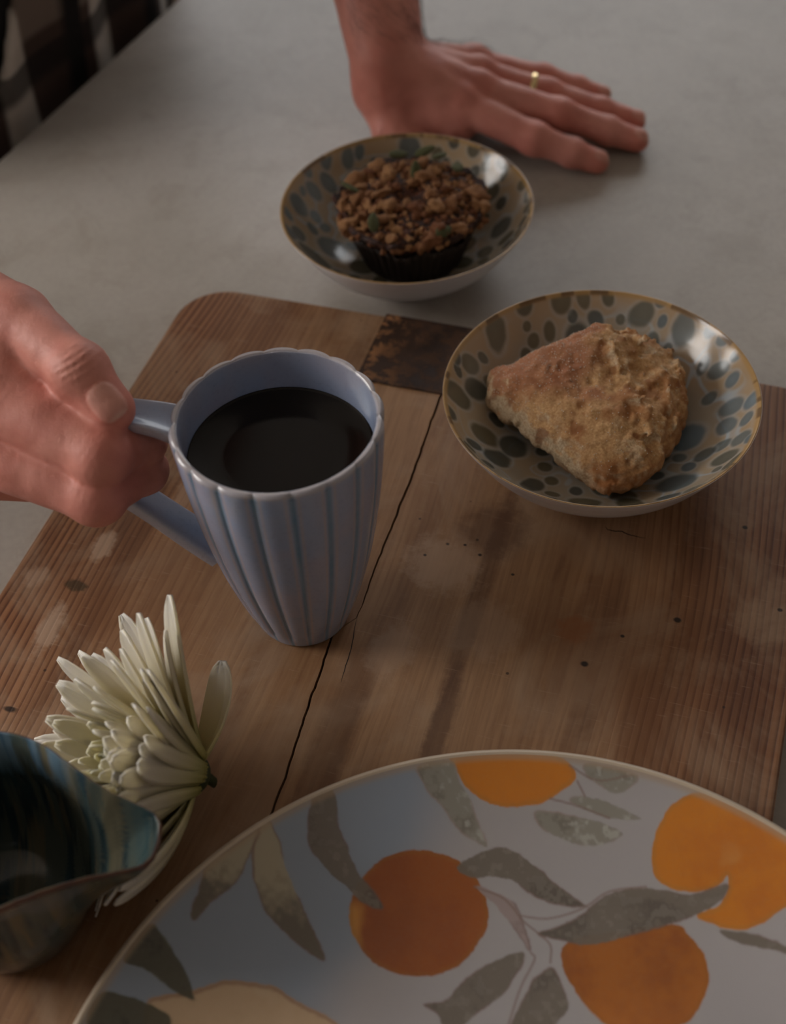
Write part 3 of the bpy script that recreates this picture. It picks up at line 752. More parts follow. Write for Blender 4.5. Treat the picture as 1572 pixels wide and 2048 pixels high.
    F = [(i * n_v + j, i * n_v + (j + 1) % n_v, (i + 1) * n_v + (j + 1) % n_v, (i + 1) * n_v + j) for i in range(n_u - 1) for j in range(n_v)]
    first = None
    for (x, y, z, ex, ey, ez) in ((.0097, .0171, .0455, .25, -.75, 1.25), (.0052, .0350, .0478, .3, .3, .25), (.0213, .0330, .0470, .2, -.2, .1), (.0279, .0251, .0470, -.3, .3, .6), (.0057, -.0390, .0420, .6, .2, .5),
                                  (.0340, .0111, .0458, .4, .3, .9), (-.0300, -.020, .0455, .4, -.3, 1.2), (-.0313, .0181, .0450, .5, -.2, 2.2)):
        if first is None: first = pydata('pumpkin_seed', V, F, ms, root); o = first
        else: o = first.copy(); COL.objects.link(o)
        o.location = (x, y, z); o.rotation_euler = (ex, ey, ez); o.scale = (1.25,) * 3
muffin()

# ------------------------------------------------------------------ scone
def scone():
    F = Field((.040, .412, .026), (.165, .548, .088), .0009)
    P = F.pts((slice(None),) * 3)
    A, B, C_ = np.array([.0575, .5000]), np.array([.1425, .5045]), np.array([.1045, .4325]); Dk = np.array([.1085, .5280]); Rk = np.array([.1405, .4690])
    poly = [A, C_, Rk, B, Dk]
    # convex polygon distance (counter clockwise)
    d2 = np.full(P.shape[:3], -1.0)
    zz = (P[..., 2] - .031) / .035
    grow = .0045 * np.sin(np.clip(zz, 0, 1) * np.pi) - .002 * np.clip(zz, 0, 1) + .001
    rr = .011
    cen = np.mean(poly, 0)
    for a, b in zip(poly, poly[1:] + poly[:1]):
        e = (b - a) / np.linalg.norm(b - a); n = np.array([e[1], -e[0]])
        h = (P[..., 0] - a[0]) * n[0] + (P[..., 1] - a[1]) * n[1]
        d2 = -smin(-d2, -h, .022) if d2.max() > -1 else h
    d2 = d2 - .0045 - grow
    x, y, z = P[..., 0], P[..., 1], P[..., 2]
    top = .0665 + .0075 * np.exp(-(((x - .098) / .026) ** 2 + ((y - .506) / .020) ** 2)) + .004 * np.exp(-(((x - .140) / .014) ** 2 + ((y - .500) / .016) ** 2)) - .0012 * np.exp(-(((x - .122) / .006) ** 2 + ((y - .512) / .02) ** 2)) - .25 * np.clip(.462 - y, 0, 1)
    bot = .0335
    dz = np.maximum(z - top, bot - z)
    k = .015
    q0 = np.maximum(d2 + k, 0); q1 = np.maximum(dz + k, 0)
    D = np.minimum(np.maximum(d2 + k, dz + k), 0) + np.sqrt(q0 * q0 + q1 * q1) - k
    near = np.abs(D) < .009; Pn = P[near]
    xx = Pn[:, 0]; yy = Pn[:, 1]
    rough_right = sstep(.100, .118, xx + .15 * (yy - .48) + .006 * noise(Pn, 60, 3)) * sstep(.05, .058, Pn[:, 2])
    lump = fbm(Pn, 55, 2, 5) * .0022 + fbm(Pn * np.array([1, 1, .8]), 170, 3, 6) * (.0009 + .0017 * rough_right)
    pits = -.0022 * sstep(.42, .75, noise(Pn, 120, 9)) * (.4 + .6 * rough_right)
    ridge = .0028 * rough_right * (1 - np.abs(noise(Pn * np.array([1.6, .7, 1]), 75, 12)) * 2.2).clip(-.6, 1)
    D[near] -= lump + pits + ridge + fbm(Pn, 420, 2, 41) * .00055 + np.maximum(noise(Pn, 240, 44), 0) * .0008
    v, q = F.mesh(D); v = relax(v, q, 1, .4)
    # surface normal (for crust colour)
    n1 = fbm(v, 60, 4, 21); n2 = fbm(v, 260, 4, 22); n3 = fbm(v, 25, 2, 23)
    e = np.zeros_like(v); tri = v[q]; fn = np.cross(tri[:, 2] - tri[:, 0], tri[:, 3] - tri[:, 1]); 
    for kx in range(4):
        for ax in range(3): e[:, ax] += np.bincount(q[:, kx], weights=fn[:, ax], minlength=len(v))
    e /= np.maximum(np.linalg.norm(e, axis=1), 1e-12)[:, None]
    if (e[:, 2] * (v[:, 2] - v[:, 2].mean())).sum() < 0: e = -e
    cream, gold, brown, red, dark = lin(216, 198, 166), lin(200, 160, 112), lin(162, 112, 70), lin(172, 116, 90), lin(112, 66, 42)
    c = np.ones(v.shape) * gold
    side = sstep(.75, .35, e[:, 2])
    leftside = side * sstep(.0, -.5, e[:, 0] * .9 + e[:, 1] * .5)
    c = mixc(c, lin(212, 172, 122), sstep(.0, .6, n1) * .7)
    c = mixc(c, brown, sstep(-.0, -.6, n1 + n2 * .4) * .8)
    tl = sstep(.112, .094, v[:, 0] + .010 * n1) * sstep(.470, .494, v[:, 1] + .008 * n3 + .3 * (v[:, 0] - .08)) * (1 - leftside)
    c = mixc(c, red, tl * .85)
    c = mixc(c, dark, tl * sstep(.1, .6, n1 + n2 * .3) * .35)
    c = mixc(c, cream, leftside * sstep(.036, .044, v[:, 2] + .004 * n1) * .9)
    c = mixc(c, lin(214, 198, 166), sstep(.2, .55, n2 * .7 + n1 * .3) * sstep(.100, .118, v[:, 0]) * .55)
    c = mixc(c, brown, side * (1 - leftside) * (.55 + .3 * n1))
    c = mixc(c, lin(140, 88, 40), sstep(.050, .036, v[:, 2] + .003 * n1) * .75)
    c = mixc(c, lin(168, 100, 50), sstep(.445, .425, v[:, 1]) * .6)
    c = mixc(c, lin(120, 66, 34), sstep(.5, .7, noise(v, 180, 31)) * .65)
    t = NT('baked_scone_crust'); nn = t.noise(t.coord(), 900, 5, .7)
    k = t.mix(t.ramp(nn, [(.40, .55), (.62, 0)]), t.attr(), lin(150, 92, 46)); t.bump(nn, .55, .0012)
    m = t.out(Base_Color=k, Roughness=.72, Specular_IOR_Level=.3)
    root = thing('scone', 'golden triangular sugared scone resting in the spotted bowl on the board', 'scone', (.1055, .480, .033))
    v = v - np.array(root.location)
    o = pydata('crust', v, q, m, root, True, c)
    # sugar grains
    RN = np.random.RandomState(3); cand = np.where((e[:, 2] > .55) & (v[:, 2] > .02))[0]
    w = tl[cand] * 1.0 + .25; pick = RN.choice(cand, 900, replace=False, p=w / w.sum())
    base = np.array([(1, 0, 0), (-1, 0, 0), (0, 1, 0), (0, -1, 0), (0, 0, 1), (0, 0, -1)], float)
    fb = np.array([(0, 2, 4), (2, 1, 4), (1, 3, 4), (3, 0, 4), (2, 0, 5), (1, 2, 5), (3, 1, 5), (0, 3, 5)])
    V = []; Fc = []
    for i, p in enumerate(pick):
        V.append(base * RN.uniform(.00018, .00036) + v[p] + e[p] * .00012); Fc.append(fb + 6 * i)
    s = pydata('sugar_grains', np.vstack(V), np.vstack(Fc), NT('sugar').out(Base_Color=(.8, .72, .62, 1), Roughness=.2), root, False); s['kind'] = 'stuff'
scone()

# ------------------------------------------------------------------ chrysanthemum head
JUG_A = [0, .10, .16, .24, .34, .48, .65, .85, 1.2, 7]
JUG_R = [.0672, .0668, .0645, .0570, .0495, .0440, .0403, .0380, .0372, .0372]
def flower():
    base = np.array([-.0862, .2910, .0430]); ax = np.array([-.76, -.14, .63]); ax /= np.linalg.norm(ax)
    e1 = np.cross(ax, [0, 0, 1]); e1 /= np.linalg.norm(e1); e2 = np.cross(e1, ax)
    root = thing('chrysanthemum', 'cream white chrysanthemum head lying on the board beside the blue jug', 'flower', tuple(base))
    t = NT('cream_petal'); c = t.coord('UV'); sx = t.n('ShaderNodeSeparateXYZ'); t.set(sx.inputs[0], t.attr())
    k = t.ramp(sx.outputs[0], [(.0, lin(136, 132, 62)), (.25, lin(180, 170, 124)), (.6, lin(198, 187, 160)), (1, lin(212, 203, 188))])
    k = t.mix(sx.outputs[1], k, lin(150, 148, 52))
    ln = t.n('ShaderNodeTexWave', bands_direction='X'); t.set(ln.inputs['Vector'], t.attr()); ln.inputs['Scale'].default_value = 3
    m = t.out(Base_Color=k, Roughness=.55, Subsurface_Weight=.5, Subsurface_Radius=(.006, .005, .003), Subsurface_Scale=1.0)
    RN = random.Random(12); nu, nv = 17, 7
    cd = np.array([.16, -.55, .82]); cd = cd - ax * (cd @ ax); cd /= np.linalg.norm(cd)
    def petal(th, phi, L, W, curl, droop=0.0, green=0.0, twist=0.0, r0=.004, h0=0.0):
        # th: angle away from the axis at the root, phi: around the axis, curl: added angle by the tip
        d = math.cos(phi) * e1 + math.sin(phi) * e2; tang = -math.sin(phi) * e1 + math.cos(phi) * e2
        near = max(0.0, float(d @ cd)) if h0 != 0 else 0.0
        th = th * (1 - .62 * near ** 1.3); L = L * (1 - .30 * near)
        p = base + ax * h0 + d * r0; V = []; Cc = []
        for i in range(nu):
            u = i / (nu - 1); a = th + curl * u ** 1.3
            dirv = math.cos(a) * ax + math.sin(a) * d; nrm = -math.sin(a) * ax + math.cos(a) * d
            w = W * (.42 + .58 * math.sin(min(u / .62, 1) * math.pi / 2)) * (1 - max(0, (u - .50) / .50) ** 3.2) ** .5 if u < 1 else W * .22
            tw = twist * u; tt = tang * math.cos(tw) + nrm * math.sin(tw); nn = nrm * math.cos(tw) - tang * math.sin(tw)
            for j in range(nv):
                s = 2 * j / (nv - 1) - 1
                cup = -.30 * w * (s * s) * (1 - .55 * u) + .05 * W * math.cos(s * 9)
                q = p + tt * (s * w / 2) + nn * cup * .8
                V.append(q); Cc.append((u, green, s))
            p = p + dirv * L / (nu - 1)
            p = p - np.array([0, 0, droop * u * L / (nu - 1)])
        V = np.array(V); fl_ = .0252 + .0006 * RN.random()
        low = V[:, 2] < fl_ + .004
        V[low, 2] = fl_ + .004 * np.exp((V[low, 2] - fl_ - .004) / .012)   # lies flat along the wood
        for _ in range(2):                                            # leans against the jug, never through it
            dx, dy = V[:, 0] + .1552, V[:, 1] - .2455; rj = np.hypot(dx, dy); aj = np.abs(np.arctan2(dy, dx) + .14); zz = V[:, 2] - .024
            R_ = np.interp(zz, [0, .010, .024, .038, .07, .075, .085], [.026, .031, .036, .0385, .0385, .0375, .0]) + (np.interp(aj, JUG_A, JUG_R) - .0372) * sstep(.018, .071, zz) ** 1.1 + .0025
            R_ = np.where(zz > .078, 0, R_); ins = rj < R_
            V[ins, 0] += (dx / rj * (R_ - rj))[ins]; V[ins, 1] += (dy / rj * (R_ - rj))[ins]
        pet = pydata('petal', V - base, grid_faces(nu, nv), m, root, True, np.array(Cc))
        sm = pet.modifiers.new('thickness', 'SOLIDIFY'); sm.thickness = .0007; sm.offset = 0
        return pet
    # rings from the inside out: (count, tilt, length, width, curl)
    rings = [(9, 6, .034, .0062, -.25, .65), (13, 13, .042, .0072, -.25, .42), (15, 21, .049, .0082, -.20, .22), (17, 30, .055, .0092, -.14, .10), (18, 39, .060, .0100, -.08, .03), (18, 47, .063, .0106, -.04, 0), (16, 54, .065, .0108, .0, 0), (12, 60, .065, .0108, .0, 0)]
    for ri, (n, th, L, W, cu, g) in enumerate(rings):
        for i in range(n):
            phi = 2 * math.pi * (i + .5 * (ri % 2) + RN.uniform(-.2, .2)) / n
            petal(rad(th + RN.uniform(-5, 5)), phi, L * RN.uniform(.84, 1.10), W * RN.uniform(.85, 1.15), cu + RN.uniform(-.18, .2), .05, g * RN.uniform(.5, 1), RN.uniform(-.4, .4), .002 + .0012 * ri, .010 - .0013 * ri)
    dn = np.array([-.16, -.98, -.10]); dn /= np.linalg.norm(dn); ph = math.atan2(dn @ e2, dn @ e1); tn = math.acos(dn @ ax)
    for k, (dp, L, W, cu) in enumerate(((.0, .062, .0120, -.95), (.16, .056, .0115, -.95), (-.14, .060, .0110, -.85), (.30, .050, .0110, -1.0), (.08, .046, .0125, -.80))):
        petal(tn - .05 * k, ph + dp, L, W, cu, 0, 0, .4, .005, 0)
    # a loose outer petal curling back to the right
    dd = np.array([.70, .70, .10]); pa = petal(rad(105), math.atan2(dd @ e2, dd @ e1), .044, .0160, -.75, -.1, 0, .30, .003, 0)
    pa['label'] = 'broad loose petal curling away from the rest'
    g = flat_mat('green_sepal', lin(52, 60, 30), .6)
    bm = bmesh.new(); bmesh.ops.create_uvsphere(bm, u_segments=18, v_segments=10, radius=.0075)
    for v_ in bm.verts: v_.co.z *= .55
    o = bm_obj('calyx', bm, g, root, True); o.rotation_euler = Vector(-ax).to_track_quat('Z', 'Y').to_euler(); o.location = tuple(ax * -.001)
    V = []; 
    for i in range(4):
        q = -ax * .003 - ax * .0018 * i + np.array([.0, 0, -.0004 * i * i])
        for j in range(10):
            a = 2 * math.pi * j / 10; V.append(q + (.0026 - .0001 * i) * (math.cos(a) * e1 + math.sin(a) * e2))
    F_ = [(i * 10 + j, i * 10 + (j + 1) % 10, (i + 1) * 10 + (j + 1) % 10, (i + 1) * 10 + j) for i in range(3) for j in range(10)] + [tuple(range(30, 40))]
    pydata('stem', V, F_, g, root)
flower()

# ------------------------------------------------------------------ jug
def jug():
    R0 = .0372; HJ = .0712
    th = np.linspace(-np.pi, np.pi, 320, endpoint=False); a0 = -.14
    def rad_at(T):
        a = np.abs((T - a0 + np.pi) % (2 * np.pi) - np.pi)
        return np.interp(a, [0, .10, .16, .24, .34, .48, .65, .85, 1.2, 3.2], [.0672, .0668, .0645, .0570, .0495, .0440, .0403, .0380, .0372, .0372])
    outer = curve_pts([(.0, .0006), (.55, .0006), (.60, .0), (.68, .0008), (.80, .010), (.93, .024), (.985, .038), (.97, .052), (.97, .064), (1.0, .0700)], 9)
    inner = curve_pts([(.985, .0716), (.955, .0708), (.915, .064), (.905, .052), (.92, .038), (.86, .024), (.72, .011), (.45, .0045), (.0, .0035)], 9)
    pr = np.vstack([outer, inner]); no_ = len(outer)
    def shp(T, Rr, Z, K):
        f = sstep(.018, HJ, Z); extra = (rad_at(T) - R0) * f ** 1.1
        a = np.abs((T - a0 + np.pi) % (2 * np.pi) - np.pi)
        return Rr * R0 + extra * np.clip(Rr / .9, 0, 1), Z - .0050 * np.exp(-(a / .5) ** 2) * sstep(.03, HJ, Z) + .0012 * sstep(1.0, 2.0, a) * sstep(.05, HJ, Z)
    def cc(T, Rr, Z, K):
        P = np.stack([Rr * np.cos(T), Rr * np.sin(T), Z], -1); Q = np.stack([Rr * np.cos(T), Rr * np.sin(T) * .10, Z * .10], -1)
        n = fbm(Q, 300, 4, 3); n2 = fbm(Q, 170, 3, 8); n3 = fbm(P, 60, 3, 5); n4 = fbm(Q, 480, 2, 15)
        c = np.ones(T.shape + (3,)) * lin(92, 100, 92)
        c = mixc(c, lin(52, 70, 74), sstep(.0, .5, n)); c = mixc(c, lin(142, 126, 92), sstep(.1, .55, n2 + n4 * .5) * .45)
        c = mixc(c, lin(66, 94, 98), sstep(.15, .6, -n2) * .5)
        blue = sstep(.046, .066, Z + n * .008) * sstep(.25, .95, np.sin(T)) 
        c = mixc(c, lin(116, 144, 164), blue * sstep(-.5, .3, n) * .85)
        c = mixc(c, lin(40, 84, 116), blue * sstep(.1, .5, n4) * .6)
        ext = (K < no_ - 2)
        c = np.where(ext[..., None], mixc(c, lin(112, 122, 126), sstep(-.2, .5, n3) * .6), c)
        c = c * (.62 + .38 * np.clip(blue, 0, 1))[..., None]
        rim = np.exp(-((K - no_) / 3.2) ** 2)
        c = mixc(c, lin(84, 46, 30), rim * .9)
        return c
    t = NT('runny_blue_green_glaze'); t.bump(t.noise(t.map(t.coord(), (1, 1, .3)), 90, 2), .06, .001)
    m = t.out(Base_Color=t.attr(), Roughness=.13, Specular_IOR_Level=.5)
    root = thing('jug', 'small blue-green streaky glazed pouring jug with brown rim and spout', 'jug', (-.1552, .2455, TZ + .0003))
    lathe('jug_body', pr, 320, m, root, cc, shp)
    ribbon2 = [(-.034, .004, .060), (-.047, .0055, .063), (-.056, .0065, .054), (-.056, .0065, .040), (-.047, .0055, .028), (-.0345, .004, .024)]
    Cn = curve_pts([(p[0], p[2]) for p in ribbon2], 7); V = []
    for i, (x, z) in enumerate(Cn):
        tx, tz = Cn[min(i + 1, len(Cn) - 1)] - Cn[max(i - 1, 0)]; L = math.hypot(tx, tz)
        for j in range(14):
            a = 2 * math.pi * j / 14; V.append((x - tz / L * .0028 * math.cos(a), -x * .117 + .0048 * math.sin(a), z + tx / L * .0028 * math.cos(a)))
    F_ = [(i * 14 + j, i * 14 + (j + 1) % 14, (i + 1) * 14 + (j + 1) % 14, (i + 1) * 14 + j) for i in range(len(Cn) - 1) for j in range(14)]
    pydata('handle', V, F_, m, root, True, np.ones((len(V), 3)) * lin(66, 84, 84))
jug()

# ------------------------------------------------------------------ person: one body surface, clothes as children
def skin_mat():
    t = NT('skin'); c = t.coord(); n = t.noise(c, 70, 4, .6); f = t.noise(c, 900, 3, .6); g = t.noise(c, 240, 4, .6)
    k = t.mix(t.mul(t.ramp(n, [(.45, 0), (.7, 1)]), .30), t.attr(), lin(158, 86, 72))
    k = t.mix(t.mul(t.ramp(g, [(.5, 0), (.7, 1)]), .22), k, lin(196, 132, 110))
    h = t.add(t.mul(f, .5), g)
    t.bump(h, .38, .0008)
    return t.out(Base_Color=k, Roughness=.52, Subsurface_Weight=.05, Subsurface_Radius=(.006, .0025, .0012), Subsurface_Scale=1.0, Specular_IOR_Level=.4)
M_skin = skin_mat()
V3 = lambda *a: np.array(a, float)
LHJ = dict(W=(.0141, .808, .058), E=(-.018, .988, .26),
    imc=(.0612, .7884, .034), mmc=(.073, .8004, .0365), rmc=(.0758, .8228, .034), pmc=(.0749, .8502, .027),
    ip=(.1062, .7664, .020), mp=(.1256, .787, .0235), rp=(.1205, .8148, .0225), pp=(.1211, .8431, .018),
    id=(.1307, .7584, .0125), md=(.1567, .7804, .0135), rd=(.1557, .8050, .0135), pd=(.1447, .8384, .0115),
    it=(.1466, .7538, .0080), mt=(.1760, .7748, .0084), rt=(.1785, .7985, .0082), pt=(.1612, .8339, .0072),
    cmc=(.0150, .800, .034), tm=(.0150, .7840, .0215), ti=(.0290, .7660, .0130), tt=(.0470, .7560, .0098))
RHJ = dict(W=(-.2213, .4487, .1428), E=(-.45, .54, .20), cmc=(-.1784, .4565, .1632), tm=(-.149, .4365, .1641), ti=(-.121, .4063, .1612), tt=(-.1093, .3945, .1510),
    imc=(-.1645, .4084, .1469), ip=(-.1148, .3804, .138), id=(-.1016, .3995, .1262), it=(-.1120, .4140, .1205),
    mmc=(-.170, .3963, .1308), mp=(-.119, .3746, .1221), md=(-.1031, .3965, .1125), mt=(-.1140, .4130, .1060),
    rmc=(-.1790, .3990, .1160), rp=(-.1330, .3990, .1060), rd=(-.1345, .4190, .1060), rt=(-.1480, .4240, .1120),
    pmc=(-.1850, .4080, .1080), pp=(-.1480, .4120, .0985), pd=(-.1480, .4290, .1000), pt=(-.1600, .4320, .1060))
LHJ = {k: V3(*v) for k, v in LHJ.items()}; RHJ = {k: V3(*v) for k, v in RHJ.items()}

def hand(J, lo, hi, h, rads, thumb_r, palm_extra, web):
    F = Field(lo, hi, h)
    palm = F.new(); fingers = F.new()
    # forearm and wrist (wider across the hand than it is thick)
    fa = J['E'] - J['W']; fa /= np.linalg.norm(fa)
    across = J['pmc'] - J['imc']; across -= fa * (across @ fa); across /= np.linalg.norm(across)
    for a, b, ra, rb, k in palm_extra(J, fa, across): F.cone(palm, a, b, ra, rb, k)
    for f in 'imrp':
        D = F.new(); r = rads[f]
        mc, p, d, t = (J[f + s] for s in ('mc', 'p', 'd', 't'))
        F.cone(D, mc, p, r[0], r[1] * .98, .004); F.cone(D, p, d, r[1] * .96, r[2] * .98, .003); F.cone(D, d, t, r[2] * .97, r[3], .003)
        F.cone(D, p, p, r[1], r[1], .005); F.cone(D, d, d, r[2] * .98, r[2] * .98, .004)
        if f == 'i':
            for a_, b_, r1, r2 in web: F.cone(D, a_, b_, r1, r2, .007)
        fingers = smin(fingers, D, .0016)
    D = F.new(); a, b, c = thumb_r['r']
    F.cone(D, J['cmc'], J['tm'], thumb_r['base'], a, .008); F.cone(D, J['tm'], J['ti'], a * .98, b * .95, .004); F.cone(D, J['ti'], J['tt'], b * .96, c, .004)
    F.cone(D, J['ti'], J['ti'], b, b, .005)
    fingers = smin(fingers, D, .0034)
    S = smin(palm, fingers, .0042)
    return F, S

def finish(F, S, nails, creases, reds, base, it=2):
    near = np.abs(S) < .006
    idx = np.where(near); P = np.stack([F.ax[k][idx[k]] for k in range(3)], -1)
    off = np.zeros(len(P))
    for c, ax, dr, L, W, r in nails:
        q = P - c; u = q @ ax / (L / 2); sd = np.cross(ax, dr); w = q @ sd / (W / 2); hgt = q @ dr
        e = np.maximum(np.abs(u) ** 3 + np.abs(w) ** 3, 0)
        off += np.where(hgt > 0, .00035 * sstep(1.15, .85, e) - .00045 * np.exp(-((e - 1.25) / .35) ** 2), 0)
    for c, ax, dr, span, r, amp in creases:
        q = P - c; u = q @ ax; hgt = q @ dr; sd = q @ np.cross(ax, dr)
        off += np.where(hgt > 0, amp * np.cos((u + .10 * sd + 2.0 * sd * sd / .01 * .1) * 2 * np.pi / .0030) * np.exp(-(u / span) ** 2) * np.exp(-(sd / (r * .9)) ** 2), 0)
    off += fbm(P, 130, 2, 77) * .00022
    S = S.copy(); S[idx] -= off
    v, q = F.mesh(S); v = relax(v, q, it, .45)
    c = np.ones(v.shape) * base
    n = fbm(v, 45, 3, 5)
    c = mixc(c, base * np.array([.86, .72, .70]), sstep(-.1, .6, n) * .6)
    for p, s, a in reds:
        d = ((v - p) ** 2).sum(1); c = mixc(c, base * np.array([.98, .62, .56]), np.exp(-d / (s * s)) * a)
    for cc_, ax, dr, L, W, r in nails:
        qv = v - cc_; u = qv @ ax / (L / 2); w = qv @ np.cross(ax, dr) / (W / 2); hg = qv @ dr
        e = np.abs(u) ** 3 + np.abs(w) ** 3; m = sstep(1.2, .9, e) * (hg > r * .2)
        c = mixc(c, lin(208, 158, 144), m * .6); c = mixc(c, lin(222, 190, 172), m * sstep(.72, .95, u) * .5)
        c = mixc(c, base * np.array([.75, .5, .45]), np.exp(-((e - 1.25) / .25) ** 2) * (hg > r * .2) * .3)
    return v, q, c

SK = lin(204, 138, 124)
def nail(J, d, t, dr, r, L=.0115, W=.0105, shift=.15):
    ax = J[t] - J[d]; ax = ax / np.linalg.norm(ax); dr = np.array(dr, float); dr -= ax * (dr @ ax); dr /= np.linalg.norm(dr)
    return (J[t] + ax * (r * shift), ax, dr, L, W, r)
# --- left hand, flat on the stone
def palm_l(J, fa, ac):
    W = J['W']; o = []
    for s in (-1, 0, 1):
        o.append((W + fa * .002 + ac * .011 * s, W + fa * .11 + ac * .015 * s, .0215 - .002 * abs(s), .0290 - .002 * abs(s), .012))
    for f, r0_, r1_ in (('i', .0165, .0120), ('m', .0170, .0115), ('r', .0165, .0112), ('p', .0155, .0108)):
        o.append((W + ac * {'i': -.008, 'm': -.002, 'r': .005, 'p': .012}[f], J[f + 'mc'] - V3(0, 0, .001), r0_, r1_, .007))
        o.append((W * .35 + J[f + 'mc'] * .65 - V3(0, 0, .012), J[f + 'mc'] - V3(0, 0, .010), .0125, .0115, .010))
    o.append((V3(.022, .799, .022), V3(.052, .793, .020), .0185, .015, .012))     # thenar
    o.append((V3(.026, .835, .020), V3(.058, .842, .018), .0165, .014, .012))     # heel on the little-finger side
    o.append((V3(.012, .803, .040), V3(.022, .800, .022), .0225, .019, .012))
    return o
rl = dict(i=(.0118, .0106, .0092, .0078), m=(.0116, .0105, .0092, .0079), r=(.0110, .0099, .0087, .0074), p=(.0100, .0088, .0078, .0066))
F, S = hand(LHJ, (-.055, .728, -.001), (.192, .905, .150), .00105, rl, dict(base=.0175, r=(.0135, .0108, .0088)), palm_l, [])
# tendons and knuckle heads on the back of the hand
for f in 'imrp':
    a = LHJ['W'] * .6 + LHJ[f + 'mc'] * .4 + V3(0, 0, .0085); b = LHJ[f + 'mc'] + V3(-.002, 0, .0070)
    F.cone(S, a, b, .0042, .0052, .007)
    F.cone(S, LHJ[f + 'mc'] + V3(0, 0, .0035), LHJ[f + 'mc'] + V3(0, 0, .0035), .0098, .0098, .006)
S = np.maximum(S, -(F.pts((slice(None),) * 3)[..., 2] - .0002))        # rests on the stone
nl = [nail(LHJ, f + 'd', f + 't', (.1, -.15, 1), r, .0105, .0098) for f, r in (('i', .0072), ('m', .0074), ('r', .0070), ('p', .0062))]
cl = []
for f in 'imrp':
    ax = LHJ[f + 'd'] - LHJ[f + 'p']; ax /= np.linalg.norm(ax); dr = V3(0, 0, 1) - ax * ax[2]; dr /= np.linalg.norm(dr)
    cl.append((LHJ[f + 'p'], ax, dr, .0052, .009, .00030)); cl.append((LHJ[f + 'd'], ax, dr, .0035, .008, .00022))
rd_ = [(LHJ[f + s], .012, .6) for f in 'imrp' for s in ('mc', 'p', 't')] + [(LHJ['W'] + V3(-.012, -.01, -.01), .03, .5)]
parts = [finish(F, S, nl, cl, rd_, SK)]
# --- right hand, round the mug handle
def palm_r(J, fa, ac):
    W = J['W']; o = []
    for s in (-1, 0, 1):
        o.append((W + fa * .0 + ac * .011 * s, W + fa * .11 + ac * .014 * s, .0215 - .002 * abs(s), .0290 - .002 * abs(s), .012))
    for f, r1_ in (('i', .0128), ('m', .0126), ('r', .0120), ('p', .0115)):
        o.append((W + ac * {'i': -.009, 'm': -.003, 'r': .004, 'p': .011}[f], J[f + 'mc'], .0180, r1_, .008))
    n = np.cross(ac, fa)
    if n @ V3(0, 1, 0) < 0: n = -n
    o.append((W * .6 + J['imc'] * .4 + n * .010, J['mmc'] + n * .011, .016, .013, .012))
    o.append((J['cmc'] * .5 + W * .5, J['tm'] * .65 + J['imc'] * .35, .0190, .0125, .012))
    o.append((J['tm'] * .6 + J['imc'] * .4 + V3(-.016, .012, 0), J['imc'] + V3(-.004, .004, .002), .0135, .0125, .010))
    return o
WEB = [(V3(-.1778, .4347, .1517), V3(-.1537, .4168, .1465), .0168, .0148), (V3(-.1537, .4168, .1465), V3(-.1377, .4011, .1417), .0148, .0116), (V3(-.1377, .4011, .1417), V3(-.1217, .3906, .1404), .0120, .0100)]
rr_ = dict(i=(.0122, .0112, .0092, .0080), m=(.0124, .0114, .0095, .0082), r=(.0115, .0102, .0090, .0078), p=(.0105, .0092, .0080, .0070))
F, S = hand(RHJ, (-.300, .345, .070), (-.088, .510, .205), .00100, rr_, dict(base=.0180, r=(.0138, .0113, .0097)), palm_r, WEB)
ax = RHJ['tt'] - RHJ['ti']; ax /= np.linalg.norm(ax)
tdir = V3(.10, -.55, .80)
nr = [nail(RHJ, 'ti', 'tt', tdir, .0097, .0150, .0128, -.12)]
dr = tdir - ax * (tdir @ ax); dr /= np.linalg.norm(dr)
cr_l = [(RHJ['ti'] + ax * -.001, ax, dr, .0075, .012, .00050)]
for f in 'im':
    a2 = RHJ[f + 'p'] - RHJ[f + 'mc']; a2 /= np.linalg.norm(a2); d2 = V3(.4, -.8, .5); d2 -= a2 * (d2 @ a2); d2 /= np.linalg.norm(d2)
    cr_l.append((RHJ[f + 'p'], a2, d2, .0048, .010, .00022))
rd_ = [(RHJ['ip'], .011, .7), (RHJ['mp'], .011, .7), (RHJ['tt'], .010, .7), (RHJ['ti'], .009, .35), (RHJ['imc'], .02, .3), (RHJ['mmc'] + V3(0, -.01, -.01), .03, .4)]
parts.append(finish(F, S, nr, cr_l, rd_, SK))

# --- torso, arms, neck, head, legs (coarser; almost all of it is outside the picture)
Fd, Ld = V3(.887, -.462, 0), V3(.462, .887, 0)
Pc, Cc = V3(-.3332, 1.0115, -.02), V3(-.3065, .9975, .28)
LS, RS = V3(-.205, 1.125, .43), V3(-.382, .800, .43)
NK, HD = V3(-.272, .974, .50), V3(-.238, .957, .640)
def torso(F, D, g=0.0):
    for s in (-1, -.5, 0, .5, 1):
        F.cone(D, Pc + Ld * .098 * s, Cc + Ld * .095 * s, .106 + g, .110 + g, .03, .08)
    F.cone(D, Cc + Ld * .07, LS, .10 + g, .062 + g, .06, .08); F.cone(D, Cc - Ld * .07, RS, .10 + g, .062 + g, .06, .08)
    return D
def arm(F, D, S_, E_, W_, g=0.0, fore=True):
    F.cone(D, S_, E_, .056 + g, .043 + g, .03, .06)
    if fore: F.cone(D, E_, E_ + (W_ - E_) * .62, .042 + g, .031 + g, .03, .06)
hipL, hipR = Pc + Ld * .09 - V3(0, 0, .06), Pc - Ld * .09 - V3(0, 0, .06)
